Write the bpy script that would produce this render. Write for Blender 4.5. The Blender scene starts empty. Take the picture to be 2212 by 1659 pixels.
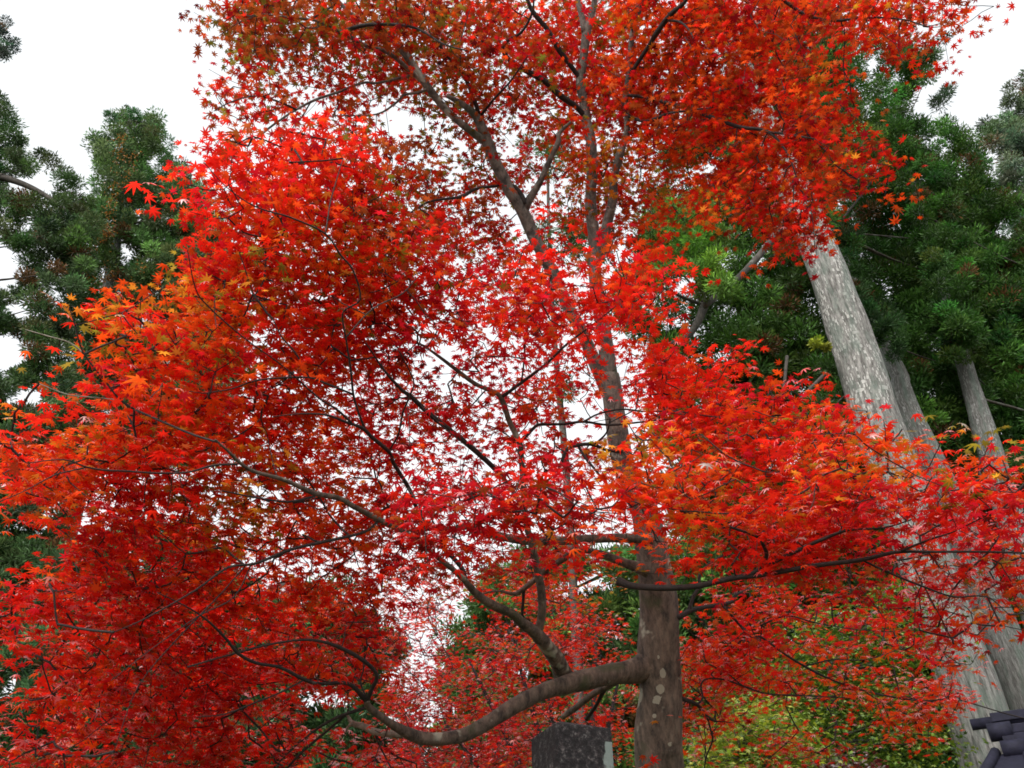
import bpy, math, random
import numpy as np
from mathutils import Vector, Matrix
rng = np.random.default_rng(7)
random.seed(7)
scn = bpy.context.scene
C = scn.collection
R = math.radians

# ------------------------------------------------------------------ camera, sky, sun, exposure
PITCH, LENS, CAMZ = R(36.7), 30.0, 1.5
F = LENS / 36.0 * 1024.0
cam_d = bpy.data.cameras.new('camera'); cam_d.lens = LENS; cam_d.sensor_width = 36.0
cam_d.clip_start = 0.05; cam_d.clip_end = 3000.0
cam = bpy.data.objects.new('camera', cam_d); C.objects.link(cam)
cam.location = (0, 0, CAMZ); cam.rotation_euler = (R(90) + PITCH, 0, 0)
scn.camera = cam

SUN_EL, SUN_AZ = R(40), R(-150)         # azimuth measured from +Y towards +X: high, behind the camera's left shoulder
w = bpy.data.worlds.new('World'); scn.world = w; w.use_nodes = True
nt = w.node_tree; nt.nodes.clear()
sky = nt.nodes.new('ShaderNodeTexSky'); sky.sky_type = 'NISHITA'; sky.sun_disc = False
sky.sun_elevation = SUN_EL; sky.sun_rotation = SUN_AZ; sky.air_density = 1.0; sky.dust_density = 6.0; sky.ozone_density = 1.0
hs = nt.nodes.new('ShaderNodeHueSaturation'); hs.inputs['Saturation'].default_value = 0.12
bg = nt.nodes.new('ShaderNodeBackground'); bg.inputs['Strength'].default_value = 0.15
wo = nt.nodes.new('ShaderNodeOutputWorld')
cl_ = nt.nodes.new('ShaderNodeMixRGB'); cl_.inputs['Fac'].default_value = 0.6; cl_.inputs['Color2'].default_value = (4.6, 4.75, 4.85, 1)   # closed cloud cover
nt.links.new(sky.outputs['Color'], hs.inputs['Color']); nt.links.new(hs.outputs['Color'], cl_.inputs['Color1']); nt.links.new(cl_.outputs['Color'], bg.inputs['Color'])
nt.links.new(bg.outputs['Background'], wo.inputs['Surface'])
sun_d = bpy.data.lights.new('sun', 'SUN'); sun_d.energy = 0.95; sun_d.angle = R(35); sun_d.color = (1.0, 0.97, 0.93)
sun = bpy.data.objects.new('sun', sun_d); C.objects.link(sun)
sdir = Vector((math.sin(SUN_AZ) * math.cos(SUN_EL), math.cos(SUN_AZ) * math.cos(SUN_EL), math.sin(SUN_EL)))
sun.rotation_euler = (-sdir).to_track_quat('-Z', 'Y').to_euler()
vs = scn.view_settings
vs.view_transform = 'Standard'; vs.look = 'None'; vs.gamma = 1.0; vs.use_curve_mapping = False
vs.exposure = 1.02
cy = scn.cycles; cy.filter_width = 1.7
cy.max_bounces = 8; cy.diffuse_bounces = 5; cy.glossy_bounces = 2; cy.transmission_bounces = 6; cy.transparent_max_bounces = 8

# ------------------------------------------------------------------ helpers
cp, sp = math.cos(PITCH), math.sin(PITCH)
K = 1024.0 / 2212.0                      # traced coordinates are in a 2212 wide frame
def ray(x, y):
    u = (np.asarray(x, float) * K - 512.0) / F; v = (384.0 - np.asarray(y, float) * K) / F
    return np.stack([u, cp - v * sp, sp + v * cp], -1)
def PD(x, y, d):                         # point at axis depth d
    r = ray(x, y); return np.array([0, 0, CAMZ]) + r * np.asarray(d, float)[..., None]
def PY(x, y, Y):                         # point at horizontal distance Y
    r = ray(x, y); return np.array([0, 0, CAMZ]) + r * (np.asarray(Y, float) / r[..., 1])[..., None]

def link(o, parent=None):
    C.objects.link(o)
    if parent is not None: o.parent = parent
    return o
def np_mesh(name, V, polys, mat, parent=None, col=None, uv=None, smooth=False):
    """polys: (n,k) int array or list of such arrays"""
    if isinstance(polys, np.ndarray): polys = [polys]
    me = bpy.data.meshes.new(name)
    V = np.asarray(V, np.float32)
    me.vertices.add(len(V)); me.vertices.foreach_set('co', V.ravel())
    loops = np.concatenate([p.ravel() for p in polys]).astype(np.int32)
    tot = np.concatenate([np.full(len(p), p.shape[1], np.int32) for p in polys])
    st = np.concatenate([[0], np.cumsum(tot)[:-1]]).astype(np.int32)
    me.loops.add(len(loops)); me.loops.foreach_set('vertex_index', loops)
    me.polygons.add(len(tot)); me.polygons.foreach_set('loop_start', st); me.polygons.foreach_set('loop_total', tot)
    if smooth: me.polygons.foreach_set('use_smooth', np.ones(len(tot), bool))
    if uv is not None:
        l = me.uv_layers.new(name='UVMap'); l.data.foreach_set('uv', np.asarray(uv, np.float32)[loops].ravel())
    if col is not None:
        a = me.color_attributes.new('tint', 'FLOAT_COLOR', 'POINT')
        c4 = np.ones((len(V), 4), np.float32); c4[:, :3] = col; a.data.foreach_set('color', c4.ravel())
    me.materials.append(mat); me.update(calc_edges=True)
    o = bpy.data.objects.new(name, me)
    return link(o, parent)
def empty(name, loc, label, cat, group=None):
    o = bpy.data.objects.new(name, None); C.objects.link(o); o.location = loc; o.empty_display_size = 0.3
    o['label'] = label; o['category'] = cat
    if group: o['group'] = group
    return o
def to_local(V, o): return np.asarray(V) - np.array(o.location)

def smooth_path(P, Rr, n=4):
    """Catmull-Rom through the points, radii interpolated"""
    P = np.asarray(P, float); Rr = np.asarray(Rr, float)
    if len(P) < 3: return P, Rr
    Q = np.vstack([2 * P[0] - P[1], P, 2 * P[-1] - P[-2]])
    out, ro = [], []
    for i in range(len(P) - 1):
        p0, p1, p2, p3 = Q[i:i + 4]
        for k in range(n):
            t = k / n
            out.append(0.5 * (2 * p1 + (p2 - p0) * t + (2 * p0 - 5 * p1 + 4 * p2 - p3) * t * t + (3 * p1 - p0 - 3 * p2 + p3) * t ** 3))
            ro.append(Rr[i] * (1 - t) + Rr[i + 1] * t)
    out.append(P[-1]); ro.append(Rr[-1])
    return np.array(out), np.array(ro)
def tube(P, Rr, sides=10, bump=0.0, cap=True):
    """returns verts, quads, uv of a tube along P"""
    P = np.asarray(P, float); n = len(P)
    T = np.gradient(P, axis=0); T /= np.linalg.norm(T, axis=1)[:, None] + 1e-9
    ref = np.array([0.3, 1.0, 0.1]) if abs(T[0][1]) < 0.9 else np.array([1.0, 0, 0.2])
    A = np.cross(T, ref); A /= np.linalg.norm(A, axis=1)[:, None]; B = np.cross(T, A)
    ang = np.linspace(0, 2 * math.pi, sides, endpoint=False)
    rr = np.asarray(Rr)[:, None] * np.ones(sides)[None]
    L = np.concatenate([[0], np.cumsum(np.linalg.norm(np.diff(P, axis=0), axis=1))])
    if bump:
        ph = rng.random(4) * 6.28
        s = L[:, None] / (np.mean(Rr) + 1e-6)
        rr = rr * (1 + bump * (np.sin(2 * ang[None] + 0.7 * s + ph[0]) + .8 * np.sin(3 * ang[None] - 0.45 * s + ph[1]) + .7 * np.sin(5 * ang[None] + 1.3 * s + ph[2]) + .6 * np.sin(s * 1.9 + ph[3])))
    V = P[:, None] + rr[..., None] * (np.cos(ang)[None, :, None] * A[:, None] + np.sin(ang)[None, :, None] * B[:, None])
    uv = np.stack([np.broadcast_to(ang[None] / 6.2832 , rr.shape), np.broadcast_to(L[:, None], rr.shape)], -1).reshape(-1, 2)
    i = np.arange(n - 1)[:, None] * sides; j = np.arange(sides)[None]; j2 = (j + 1) % sides
    q = np.stack([i + j, i + j2, i + sides + j2, i + sides + j], -1).reshape(-1, 4)
    V = V.reshape(-1, 3)
    if cap:                               # close both ends with a centre point
        V = np.vstack([V, P[0] - T[0] * Rr[0] * .35, P[-1] + T[-1] * Rr[-1] * .5]); uv = np.vstack([uv, uv[0], uv[-1]])
        a = n * sides
        e1 = np.stack([np.full(sides, a), j2[0], j[0], np.full(sides, a)], -1)[:, :3]
        b = (n - 1) * sides
        e2 = np.stack([np.full(sides, a + 1), b + j[0], b + j2[0]], -1)
        tri = np.vstack([e1, e2])
    else: tri = np.zeros((0, 3), int)
    return V, q, tri, uv
class MB:
    def __init__(s): s.V, s.Q, s.T, s.U, s.n = [], [], [], [], 0
    def add(s, t):
        V, q, tri, uv = t
        s.V.append(V); s.Q.append(q + s.n); s.T.append(tri + s.n); s.U.append(uv); s.n += len(V)
    def build(s, name, mat, parent, smooth=True):
        V = np.vstack(s.V)
        ps = [np.vstack(s.Q)]; t = np.vstack(s.T)
        if len(t): ps.append(t)
        return np_mesh(name, to_local(V, parent) if parent else V, ps, mat, parent, uv=np.vstack(s.U), smooth=smooth)

# ------------------------------------------------------------------ materials
def new_mat(name):
    m = bpy.data.materials.new(name); m.use_nodes = True; m.node_tree.nodes.clear()
    return m, m.node_tree
def N(t, ty, **kw):
    n = t.nodes.new(ty)
    for k, v in kw.items():
        if k in n.inputs: n.inputs[k].default_value = v
        else: setattr(n, k, v)
    return n
def leaf_mat(name, transl=0.5, gloss=0.05, rough=0.45, gain=1.0, tgain=1.0):
    m, t = new_mat(name); L = t.links.new
    at = N(t, 'ShaderNodeAttribute'); at.attribute_name = 'tint'
    d = N(t, 'ShaderNodeBsdfDiffuse'); tr = N(t, 'ShaderNodeBsdfTranslucent'); g = N(t, 'ShaderNodeBsdfGlossy', Roughness=rough)
    g.inputs['Color'].default_value = (1, 1, 1, 1)
    dg = N(t, 'ShaderNodeHueSaturation', Value=gain); tg = N(t, 'ShaderNodeHueSaturation', Value=tgain, Saturation=1.0)
    L(at.outputs['Color'], dg.inputs['Color']); L(at.outputs['Color'], tg.inputs['Color'])
    L(dg.outputs['Color'], d.inputs['Color']); L(tg.outputs['Color'], tr.inputs['Color'])
    mx = N(t, 'ShaderNodeMixShader', Fac=transl); L(d.outputs[0], mx.inputs[1]); L(tr.outputs[0], mx.inputs[2])
    fr = N(t, 'ShaderNodeFresnel', IOR=1.4); mul = N(t, 'ShaderNodeMath', operation='MULTIPLY'); mul.inputs[1].default_value = gloss * 10
    L(fr.outputs[0], mul.inputs[0])
    m2 = N(t, 'ShaderNodeMixShader'); L(mul.outputs[0], m2.inputs[0]); L(mx.outputs[0], m2.inputs[1]); L(g.outputs[0], m2.inputs[2])
    o = N(t, 'ShaderNodeOutputMaterial'); L(m2.outputs[0], o.inputs['Surface'])
    return m
def ramp(t, stops):
    r = N(t, 'ShaderNodeValToRGB'); e = r.color_ramp.elements
    while len(e) < len(stops): e.new(0.5)
    for el, (p, c) in zip(e, stops): el.position = p; el.color = (*c, 1)
    return r
def bark_mat(name, c0, c1, spot, scale=3.0, spot_amt=0.62, bump=0.5, moss=None):
    m, t = new_mat(name); L = t.links.new
    tc = N(t, 'ShaderNodeTexCoord')
    mp = N(t, 'ShaderNodeMapping'); mp.inputs['Scale'].default_value = (1, 1, .35); L(tc.outputs['Object'], mp.inputs['Vector'])
    n1 = N(t, 'ShaderNodeTexNoise', Scale=scale * 6, Detail=8.0, Roughness=.7); L(mp.outputs[0], n1.inputs['Vector'])
    r1 = ramp(t, [(.36, c0), (.66, c1)]); L(n1.outputs['Fac'], r1.inputs[0])
    n2 = N(t, 'ShaderNodeTexNoise', Scale=scale * 1.6, Detail=3.0, Roughness=.55); L(tc.outputs['Object'], n2.inputs['Vector'])
    r2 = ramp(t, [(spot_amt, (0, 0, 0)), (spot_amt + .05, (1, 1, 1))]); L(n2.outputs['Fac'], r2.inputs[0])
    mx = N(t, 'ShaderNodeMixRGB'); mx.inputs['Color2'].default_value = (*spot, 1)
    L(r2.outputs[0], mx.inputs['Fac']); L(r1.outputs[0], mx.inputs['Color1']); last = mx.outputs[0]
    n4 = N(t, 'ShaderNodeTexNoise', Scale=scale * 2.7, Detail=5.0, Roughness=.7); L(tc.outputs['Object'], n4.inputs['Vector'])
    r4 = ramp(t, [(.56, (1, 1, 1)), (.68, (.42, .42, .4))]); L(n4.outputs['Fac'], r4.inputs[0])
    mm = N(t, 'ShaderNodeMixRGB', blend_type='MULTIPLY', Fac=1.0); L(last, mm.inputs['Color1']); L(r4.outputs[0], mm.inputs['Color2']); last = mm.outputs[0]
    if moss:
        n3 = N(t, 'ShaderNodeTexNoise', Scale=scale * .9, Detail=5.0); L(tc.outputs['Object'], n3.inputs['Vector'])
        r3 = ramp(t, [(.6, (0, 0, 0)), (.7, (1, 1, 1))]); L(n3.outputs['Fac'], r3.inputs[0])
        mz = N(t, 'ShaderNodeMixRGB'); mz.inputs['Color2'].default_value = (*moss, 1)
        L(r3.outputs[0], mz.inputs['Fac']); L(last, mz.inputs['Color1']); last = mz.outputs[0]
    if moss:                              # round pale lichen patches on the main trunk
        nl = N(t, 'ShaderNodeTexNoise', Scale=16.0, Detail=3.0); L(tc.outputs['Object'], nl.inputs['Vector'])
        for (lx, ly, lr) in ((1425, 1422, .040), (1416, 1460, .046), (1409, 1490, .044), (1418, 1379, .024), (1431, 1602, .022), (1440, 1560, .016), (1402, 1530, .018)):
            pt = PD(np.array([lx]), np.array([ly]), np.array([5.72]))[0] - np.array([PD(np.array([1424.]), np.array([1640.]), np.array([5.9]))[0][0], 0, 0])
            mpp = N(t, 'ShaderNodeMapping'); mpp.inputs['Scale'].default_value = (1, 0, .8); L(tc.outputs['Object'], mpp.inputs['Vector'])
            vd = N(t, 'ShaderNodeVectorMath', operation='DISTANCE'); vd.inputs[1].default_value = (pt[0] + .062, 0, pt[2] * .8); L(mpp.outputs[0], vd.inputs[0])
            ma = N(t, 'ShaderNodeMath', operation='MULTIPLY_ADD'); ma.inputs[1].default_value = .06; L(nl.outputs['Fac'], ma.inputs[0]); L(vd.outputs['Value'], ma.inputs[2])
            lt = N(t, 'ShaderNodeMath', operation='LESS_THAN'); lt.inputs[1].default_value = lr * .72 + .022; L(ma.outputs[0], lt.inputs[0])
            lm = N(t, 'ShaderNodeMixRGB'); lm.inputs['Color2'].default_value = (.36, .35, .27, 1); sc_ = N(t, 'ShaderNodeMath', operation='MULTIPLY'); sc_.inputs[1].default_value = .75
            L(lt.outputs[0], sc_.inputs[0]); L(sc_.outputs[0], lm.inputs['Fac']); L(last, lm.inputs['Color1']); last = lm.outputs[0]
        # bark greyer and paler on the upper stems
        sz_ = N(t, 'ShaderNodeSeparateXYZ'); L(tc.outputs['Object'], sz_.inputs[0])
        mr = N(t, 'ShaderNodeMapRange'); mr.inputs['From Min'].default_value = 4.2; mr.inputs['From Max'].default_value = 6.5; L(sz_.outputs['Z'], mr.inputs['Value'])
        hu = N(t, 'ShaderNodeHueSaturation', Value=1.2, Saturation=.62); L(last, hu.inputs['Color'])
        mq = N(t, 'ShaderNodeMixRGB'); L(mr.outputs[0], mq.inputs['Fac']); L(last, mq.inputs['Color1']); L(hu.outputs[0], mq.inputs['Color2']); last = mq.outputs[0]
    p = N(t, 'ShaderNodeBsdfPrincipled', Roughness=.85); L(last, p.inputs['Base Color'])
    b = N(t, 'ShaderNodeBump', Strength=bump, Distance=.02); L(n1.outputs['Fac'], b.inputs['Height']); L(b.outputs[0], p.inputs['Normal'])
    o = N(t, 'ShaderNodeOutputMaterial'); L(p.outputs[0], o.inputs['Surface'])
    return m
def cedar_bark(name, base=(.2, .19, .175), pale=(.62, .6, .56), dark=(.075, .068, .06), pale_on=True):
    m, t = new_mat(name); L = t.links.new
    uv = N(t, 'ShaderNodeUVMap'); uv.uv_map = 'UVMap'
    def mapped(sx, sy):
        mp = N(t, 'ShaderNodeMapping'); mp.inputs['Scale'].default_value = (sx, sy, 1); L(uv.outputs[0], mp.inputs['Vector']); return mp.outputs[0]
    n1 = N(t, 'ShaderNodeTexNoise', Scale=1.0, Detail=9.0, Roughness=.75); L(mapped(46, 2.2), n1.inputs['Vector'])
    r1 = ramp(t, [(.40, dark), (.5, base), (.62, tuple(min(1, c * 1.75) for c in base))]); L(n1.outputs['Fac'], r1.inputs[0])
    last = r1.outputs[0]
    if pale_on:
        br = N(t, 'ShaderNodeTexBrick', Scale=1.0); br.offset = .37; br.squash = 1.0
        br.inputs['Brick Width'].default_value = 1.0; br.inputs['Row Height'].default_value = 1.0; br.inputs['Mortar Size'].default_value = .06
        br.inputs['Color1'].default_value = (0, 0, 0, 1); br.inputs['Color2'].default_value = (1, 1, 1, 1); br.inputs['Mortar'].default_value = (.25, .25, .25, 1)
        wn = N(t, 'ShaderNodeTexNoise', Scale=3.0, Detail=2.0); L(mapped(9, 2), wn.inputs['Vector'])
        ad = N(t, 'ShaderNodeMixRGB', blend_type='ADD', Fac=1.4); L(mapped(112, 10), ad.inputs['Color1']); L(wn.outputs['Color'], ad.inputs['Color2'])
        L(ad.outputs[0], br.inputs['Vector'])
        n2 = N(t, 'ShaderNodeTexNoise', Scale=1.0, Detail=4.0); L(mapped(7, .9), n2.inputs['Vector'])
        mu = N(t, 'ShaderNodeMath', operation='MULTIPLY'); L(br.outputs['Color'], mu.inputs[0]); L(n2.outputs['Fac'], mu.inputs[1])
        r2 = ramp(t, [(.36, (0, 0, 0)), (.45, (.75, .75, .75))]); L(mu.outputs[0], r2.inputs[0])
        sv = N(t, 'ShaderNodeSeparateXYZ'); L(uv.outputs[0], sv.inputs[0]); hv = N(t, 'ShaderNodeMapRange'); hv.inputs['From Min'].default_value = 8.5; hv.inputs['From Max'].default_value = 12.0; L(sv.outputs['Y'], hv.inputs['Value'])
        hm = N(t, 'ShaderNodeMath', operation='MULTIPLY'); L(hv.outputs[0], hm.inputs[0]); L(r2.outputs[0], hm.inputs[1])
        mx = N(t, 'ShaderNodeMixRGB'); mx.inputs['Color2'].default_value = (*pale, 1)
        L(hm.outputs[0], mx.inputs['Fac']); L(last, mx.inputs['Color1']); last = mx.outputs[0]
    n3 = N(t, 'ShaderNodeTexNoise', Scale=1.0, Detail=8.0, Roughness=.65); L(mapped(9, .8), n3.inputs['Vector'])
    r3 = ramp(t, [(.48, (0, 0, 0)), (.6, (.6, .6, .6))]); L(n3.outputs['Fac'], r3.inputs[0])
    mz = N(t, 'ShaderNodeMixRGB'); mz.inputs['Color2'].default_value = (.11, .15, .12, 1)
    L(r3.outputs[0], mz.inputs['Fac']); L(last, mz.inputs['Color1'])
    p = N(t, 'ShaderNodeBsdfPrincipled', Roughness=.9); L(mz.outputs[0], p.inputs['Base Color'])
    b = N(t, 'ShaderNodeBump', Strength=1.0, Distance=.06); L(n1.outputs['Fac'], b.inputs['Height']); L(b.outputs[0], p.inputs['Normal'])
    o = N(t, 'ShaderNodeOutputMaterial'); L(p.outputs[0], o.inputs['Surface'])
    return m
M_leaf = leaf_mat('maple_leaf', transl=.64, gloss=.022, rough=.5)
M_needle = leaf_mat('cedar_needle', transl=.3, gloss=.004, rough=.7)
M_gleaf = leaf_mat('green_leaf', transl=.45, gloss=.008)
M_bark = bark_mat('maple_bark', (.032, .024, .018), (.19, .14, .103), (.33, .32, .25), spot_amt=.635, bump=1.0, moss=(.045, .055, .02))
M_twig = bark_mat('twig_bark', (.012, .008, .007), (.035, .024, .02), (.09, .08, .07), spot_amt=.7)
M_dead = bark_mat('dead_wood', (.14, .12, .09), (.36, .33, .27), (.45, .43, .36))
M_darkbark = bark_mat('dark_bark', (.03, .025, .02), (.09, .075, .06), (.14, .14, .12), scale=1.0)
M_cedar = cedar_bark('cedar_bark')
M_cedar2 = cedar_bark('cedar_bark_plain', base=(.135, .13, .12), pale=(.42, .42, .4))

# ------------------------------------------------------------------ ground
def ground():
    m, t = new_mat('forest_floor'); L = t.links.new
    tc = N(t, 'ShaderNodeTexCoord'); n1 = N(t, 'ShaderNodeTexNoise', Scale=.8, Detail=10.0, Roughness=.7); L(tc.outputs['Object'], n1.inputs['Vector'])
    r = ramp(t, [(.35, (.035, .03, .018)), (.5, (.05, .065, .02)), (.62, (.12, .06, .03)), (.75, (.2, .05, .025))]); L(n1.outputs['Fac'], r.inputs[0])
    p = N(t, 'ShaderNodeBsdfPrincipled', Roughness=.95); L(r.outputs[0], p.inputs['Base Color'])
    b = N(t, 'ShaderNodeBump', Strength=.6, Distance=.05); L(n1.outputs['Fac'], b.inputs['Height']); L(b.outputs[0], p.inputs['Normal'])
    o = N(t, 'ShaderNodeOutputMaterial'); L(p.outputs[0], o.inputs['Surface'])
    xs = np.concatenate([np.linspace(-900, -60, 8), np.linspace(-50, 50, 41), np.linspace(60, 900, 8)])
    X, Y = np.meshgrid(xs, xs, indexing='ij'); Z = -.05 + .05 * np.sin(X * .7) * np.cos(Y * .5)
    Z = np.where((abs(X) > 50) | (abs(Y) > 50), -.05, Z)
    V = np.stack([X, Y, Z], -1).reshape(-1, 3); n = len(xs)
    i = np.arange(n - 1)[:, None] * n + np.arange(n - 1)[None]
    q = np.stack([i, i + n, i + n + 1, i + 1], -1).reshape(-1, 4)
    g = np_mesh('ground', V, q, m, smooth=True); g['kind'] = 'structure'
ground()

# ------------------------------------------------------------------ main maple: limbs
# each limb: list of (x, y, depth or None, width) in the traced frame
LIMBS = []
def limb(pts, d0=None, d1=None, bark=None, n=4, trunk=False):
    """pts (x,y,w); depths run from d0 to d1, or start from the nearest existing limb when d0 is None"""
    P = np.array([[p[0], p[1]] for p in pts], float); W = np.array([p[2] for p in pts], float)
    s = np.concatenate([[0], np.cumsum(np.hypot(*np.diff(P, axis=0).T))]); s /= s[-1]
    if d0 is None:
        best = None
        for (xy, dd, *_r) in LIMBS:
            k = np.argmin(np.hypot(*(xy - P[0]).T)); v = np.hypot(*(xy[k] - P[0]))
            if best is None or v < best[0]: best = (v, dd[k])
        d0 = best[1]
    d = d0 + (d1 - d0) * s
    Q = PD(P[:, 0], P[:, 1], d); rad = W * K * d / F / 2
    q, r = smooth_path(Q, rad, n)
    xy, dd = smooth_path(P, d, n)
    LIMBS.append((xy, dd, q, r, bark, trunk))
T_ = [(1424, 1640, 103), (1423, 1590, 103), (1427, 1494, 95), (1422, 1419, 91), (1423, 1319, 81), (1416, 1244, 76), (1405, 1160, 68), (1388, 1092, 58), (1364, 1040, 51), (1344, 992, 47), (1331, 920, 46), (1323, 854, 45), (1316, 810, 42)]
limb(T_, 5.9, 6.8, trunk=True)
# upper stems
limb([(1318, 830, 34), (1306, 727, 32), (1290, 640, 30), (1284, 560, 26), (1284, 527, 24), (1279, 477, 26), (1276, 427, 24), (1279, 375, 24), (1276, 300, 23), (1266, 263, 22), (1261, 225, 20), (1254, 175, 21), (1261, 125, 17), (1268, 62, 20), (1281, 20, 14), (1285, -5, 12), (1295, -90, 9)], 6.8, 7.6)
limb([(1264, 70, 16), (1256, 30, 13), (1246, -5, 11), (1236, -70, 8)], None, 7.6)
limb([(1286, 570, 24), (1301, 535, 23), (1311, 485, 22), (1324, 430, 20), (1326, 387, 16), (1338, 338, 18), (1353, 288, 13), (1354, 250, 12), (1351, 212, 12), (1358, 160, 12), (1363, 100, 12), (1371, 50, 14), (1381, 15, 13), (1375, -20, 8), (1368, -70, 6)], None, 6.9)
limb([(1383, 10, 9), (1396, -8, 7), (1412, -60, 5)], None, 6.8)
limb([(1358, 165, 9), (1401, 100, 9), (1418, 72, 12), (1448, 32, 12), (1476, 8, 9), (1510, -40, 6)], None, 6.5)
limb([(1440, 44, 6), (1470, 48, 5), (1492, 70, 4), (1500, 95, 2)], None, 6.4)
limb([(1254, 178, 12), (1246, 160, 11), (1206, 105, 13), (1181, 62, 11), (1156, 32, 11), (1141, 5, 9), (1125, -50, 6)], None, 7.2)
limb([(1266, 255, 14), (1246, 232, 12), (1211, 207, 14), (1176, 175, 13), (1131, 150, 12), (1106, 135, 11), (1086, 107, 9), (1098, 87, 7), (1126, 70, 6), (1148, 32, 5), (1155, -10, 3)], None, 6.8)
limb([(1354, 250, 8), (1392, 262, 7), (1420, 255, 8), (1445, 245, 6), (1490, 238, 4), (1540, 232, 3)], None, 6.3)
limb([(1351, 205, 8), (1390, 210, 6), (1440, 222, 7), (1500, 240, 8), (1560, 262, 9), (1600, 275, 8), (1660, 285, 7), (1700, 330, 4), (1720, 380, 3)], None, 6.0)
limb([(1660, 285, 5), (1700, 290, 5), (1760, 300, 3)], None, 5.9)
limb([(1383, 12, 9), (1500, -35, 8), (1620, -30, 7), (1690, 0, 8), (1740, 32, 7), (1800, 45, 6), (1870, 38, 5), (1950, 42, 3), (2010, 60, 2)], None, 6.2)
# left stem
limb([(1326, 870, 32), (1292, 800, 29), (1261, 727, 27), (1226, 660, 26), (1195, 590, 26), (1165, 535, 27), (1148, 500, 27), (1128, 455, 27), (1100, 410, 26), (1088, 385, 25), (1070, 350, 25), (1050, 300, 24), (1038, 268, 20), (1023, 245, 17), (998, 225, 13), (966, 207, 9)], 6.8, 7.0)
limb([(1052, 308, 19), (1018, 284, 15), (990, 262, 15), (953, 225, 16), (915, 175, 17), (885, 130, 17), (860, 100, 14), (823, 70, 11), (783, 50, 10), (750, 22, 9), (730, 0, 7), (705, -40, 5)], None, 6.9)
limb([(1035, 247, 9), (1023, 213, 9), (1003, 165, 8), (975, 132, 6), (948, 95, 7), (943, 70, 7), (948, 25, 7), (940, -20, 5)], None, 6.6)
limb([(1040, 248, 6), (1068, 213, 5), (1103, 175, 4), (1140, 120, 2)], None, 6.6)
limb([(1083, 398, 7), (1108, 402, 9), (1125, 418, 10), (1134, 442, 13)], None, 6.9)
limb([(1133, 450, 20), (1150, 420, 16), (1168, 390, 14), (1188, 345, 12), (1206, 307, 12), (1208, 288, 9), (1228, 268, 6), (1246, 252, 4)], None, 6.9)
limb([(906, 172, 10), (878, 145, 9), (836, 112, 10), (793, 100, 9), (753, 78, 9), (693, 48, 7), (660, 41, 5), (623, 37, 4), (570, 30, 2)], None, 6.2, M_bark)
limb([(673, 41, 5), (700, 25, 4), (723, 10, 4)], None, 6.2)
limb([(733, 73, 8), (766, 60, 10), (803, 53, 8), (866, 54, 6), (908, 65, 5), (958, 95, 4), (1010, 110, 3)], None, 5.9)
limb([(898, 165, 6), (883, 164, 6), (816, 179, 6), (783, 179, 6), (728, 200, 6), (683, 215, 6), (638, 238, 5), (590, 270, 5), (553, 298, 4), (500, 318, 3), (473, 333, 2)], None, 5.8, M_bark)
limb([(640, 237, 5), (603, 220, 4), (553, 207, 3), (500, 220, 3), (462, 240, 2)], None, 5.7)
limb([(925, 192, 8), (903, 200, 6), (873, 205, 6), (858, 220, 5), (813, 247, 4), (728, 250, 3), (648, 260, 2)], None, 6.1, M_bark)
limb([(1078, 400, 8), (1070, 402, 7), (1028, 408, 7), (998, 425, 8), (960, 430, 6), (923, 437, 5), (883, 462, 4)], None, 6.2)
# lower great limb
limb([(1414, 1426, 66), (1392, 1441, 60), (1366, 1450, 51), (1318, 1457, 45), (1261, 1469, 44), (1218, 1480, 40), (1168, 1496, 34), (1118, 1522, 34), (1090, 1538, 33), (1040, 1569, 30), (990, 1591, 28), (928, 1597, 28), (886, 1586, 25), (841, 1561, 17), (798, 1529, 15), (792, 1512, 13)], 6.12, 4.7)
limb([(793, 1514, 11), (803, 1489, 9), (814, 1464, 9), (803, 1442, 9), (765, 1414, 9), (708, 1389, 7), (658, 1382, 6), (605, 1388, 5), (553, 1399, 5), (463, 1424, 4), (405, 1441, 4)], None, 4.0)
limb([(790, 1512, 12), (753, 1477, 9), (690, 1477, 8), (653, 1466, 8), (606, 1442, 7), (553, 1432, 7), (515, 1412, 7), (490, 1382, 6), (463, 1354, 5), (437, 1332, 4), (400, 1309, 3), (340, 1280, 2)], None, 3.7)
limb([(655, 1470, 4), (603, 1497, 4), (553, 1517, 4), (487, 1542, 3), (425, 1549, 2)], None, 3.9)
limb([(792, 1528, 8), (738, 1546, 7), (693, 1569, 6), (640, 1610, 4), (600, 1650, 3)], None, 4.7)
limb([(750, 1542, 6), (703, 1582, 6), (653, 1624, 6), (620, 1660, 5)], None, 4.9)
limb([(868, 1588, 15), (815, 1582, 15), (785, 1569, 14), (761, 1562, 11), (751, 1546, 6)], 5.0, 5.2, M_dead)
limb([(762, 1563, 9), (752, 1570, 6), (748, 1582, 4)], 5.15, 5.2, M_dead)
limb([(812, 1590, 5), (832, 1610, 4), (853, 1632, 4), (900, 1650, 3)], None, 5.4)
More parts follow.
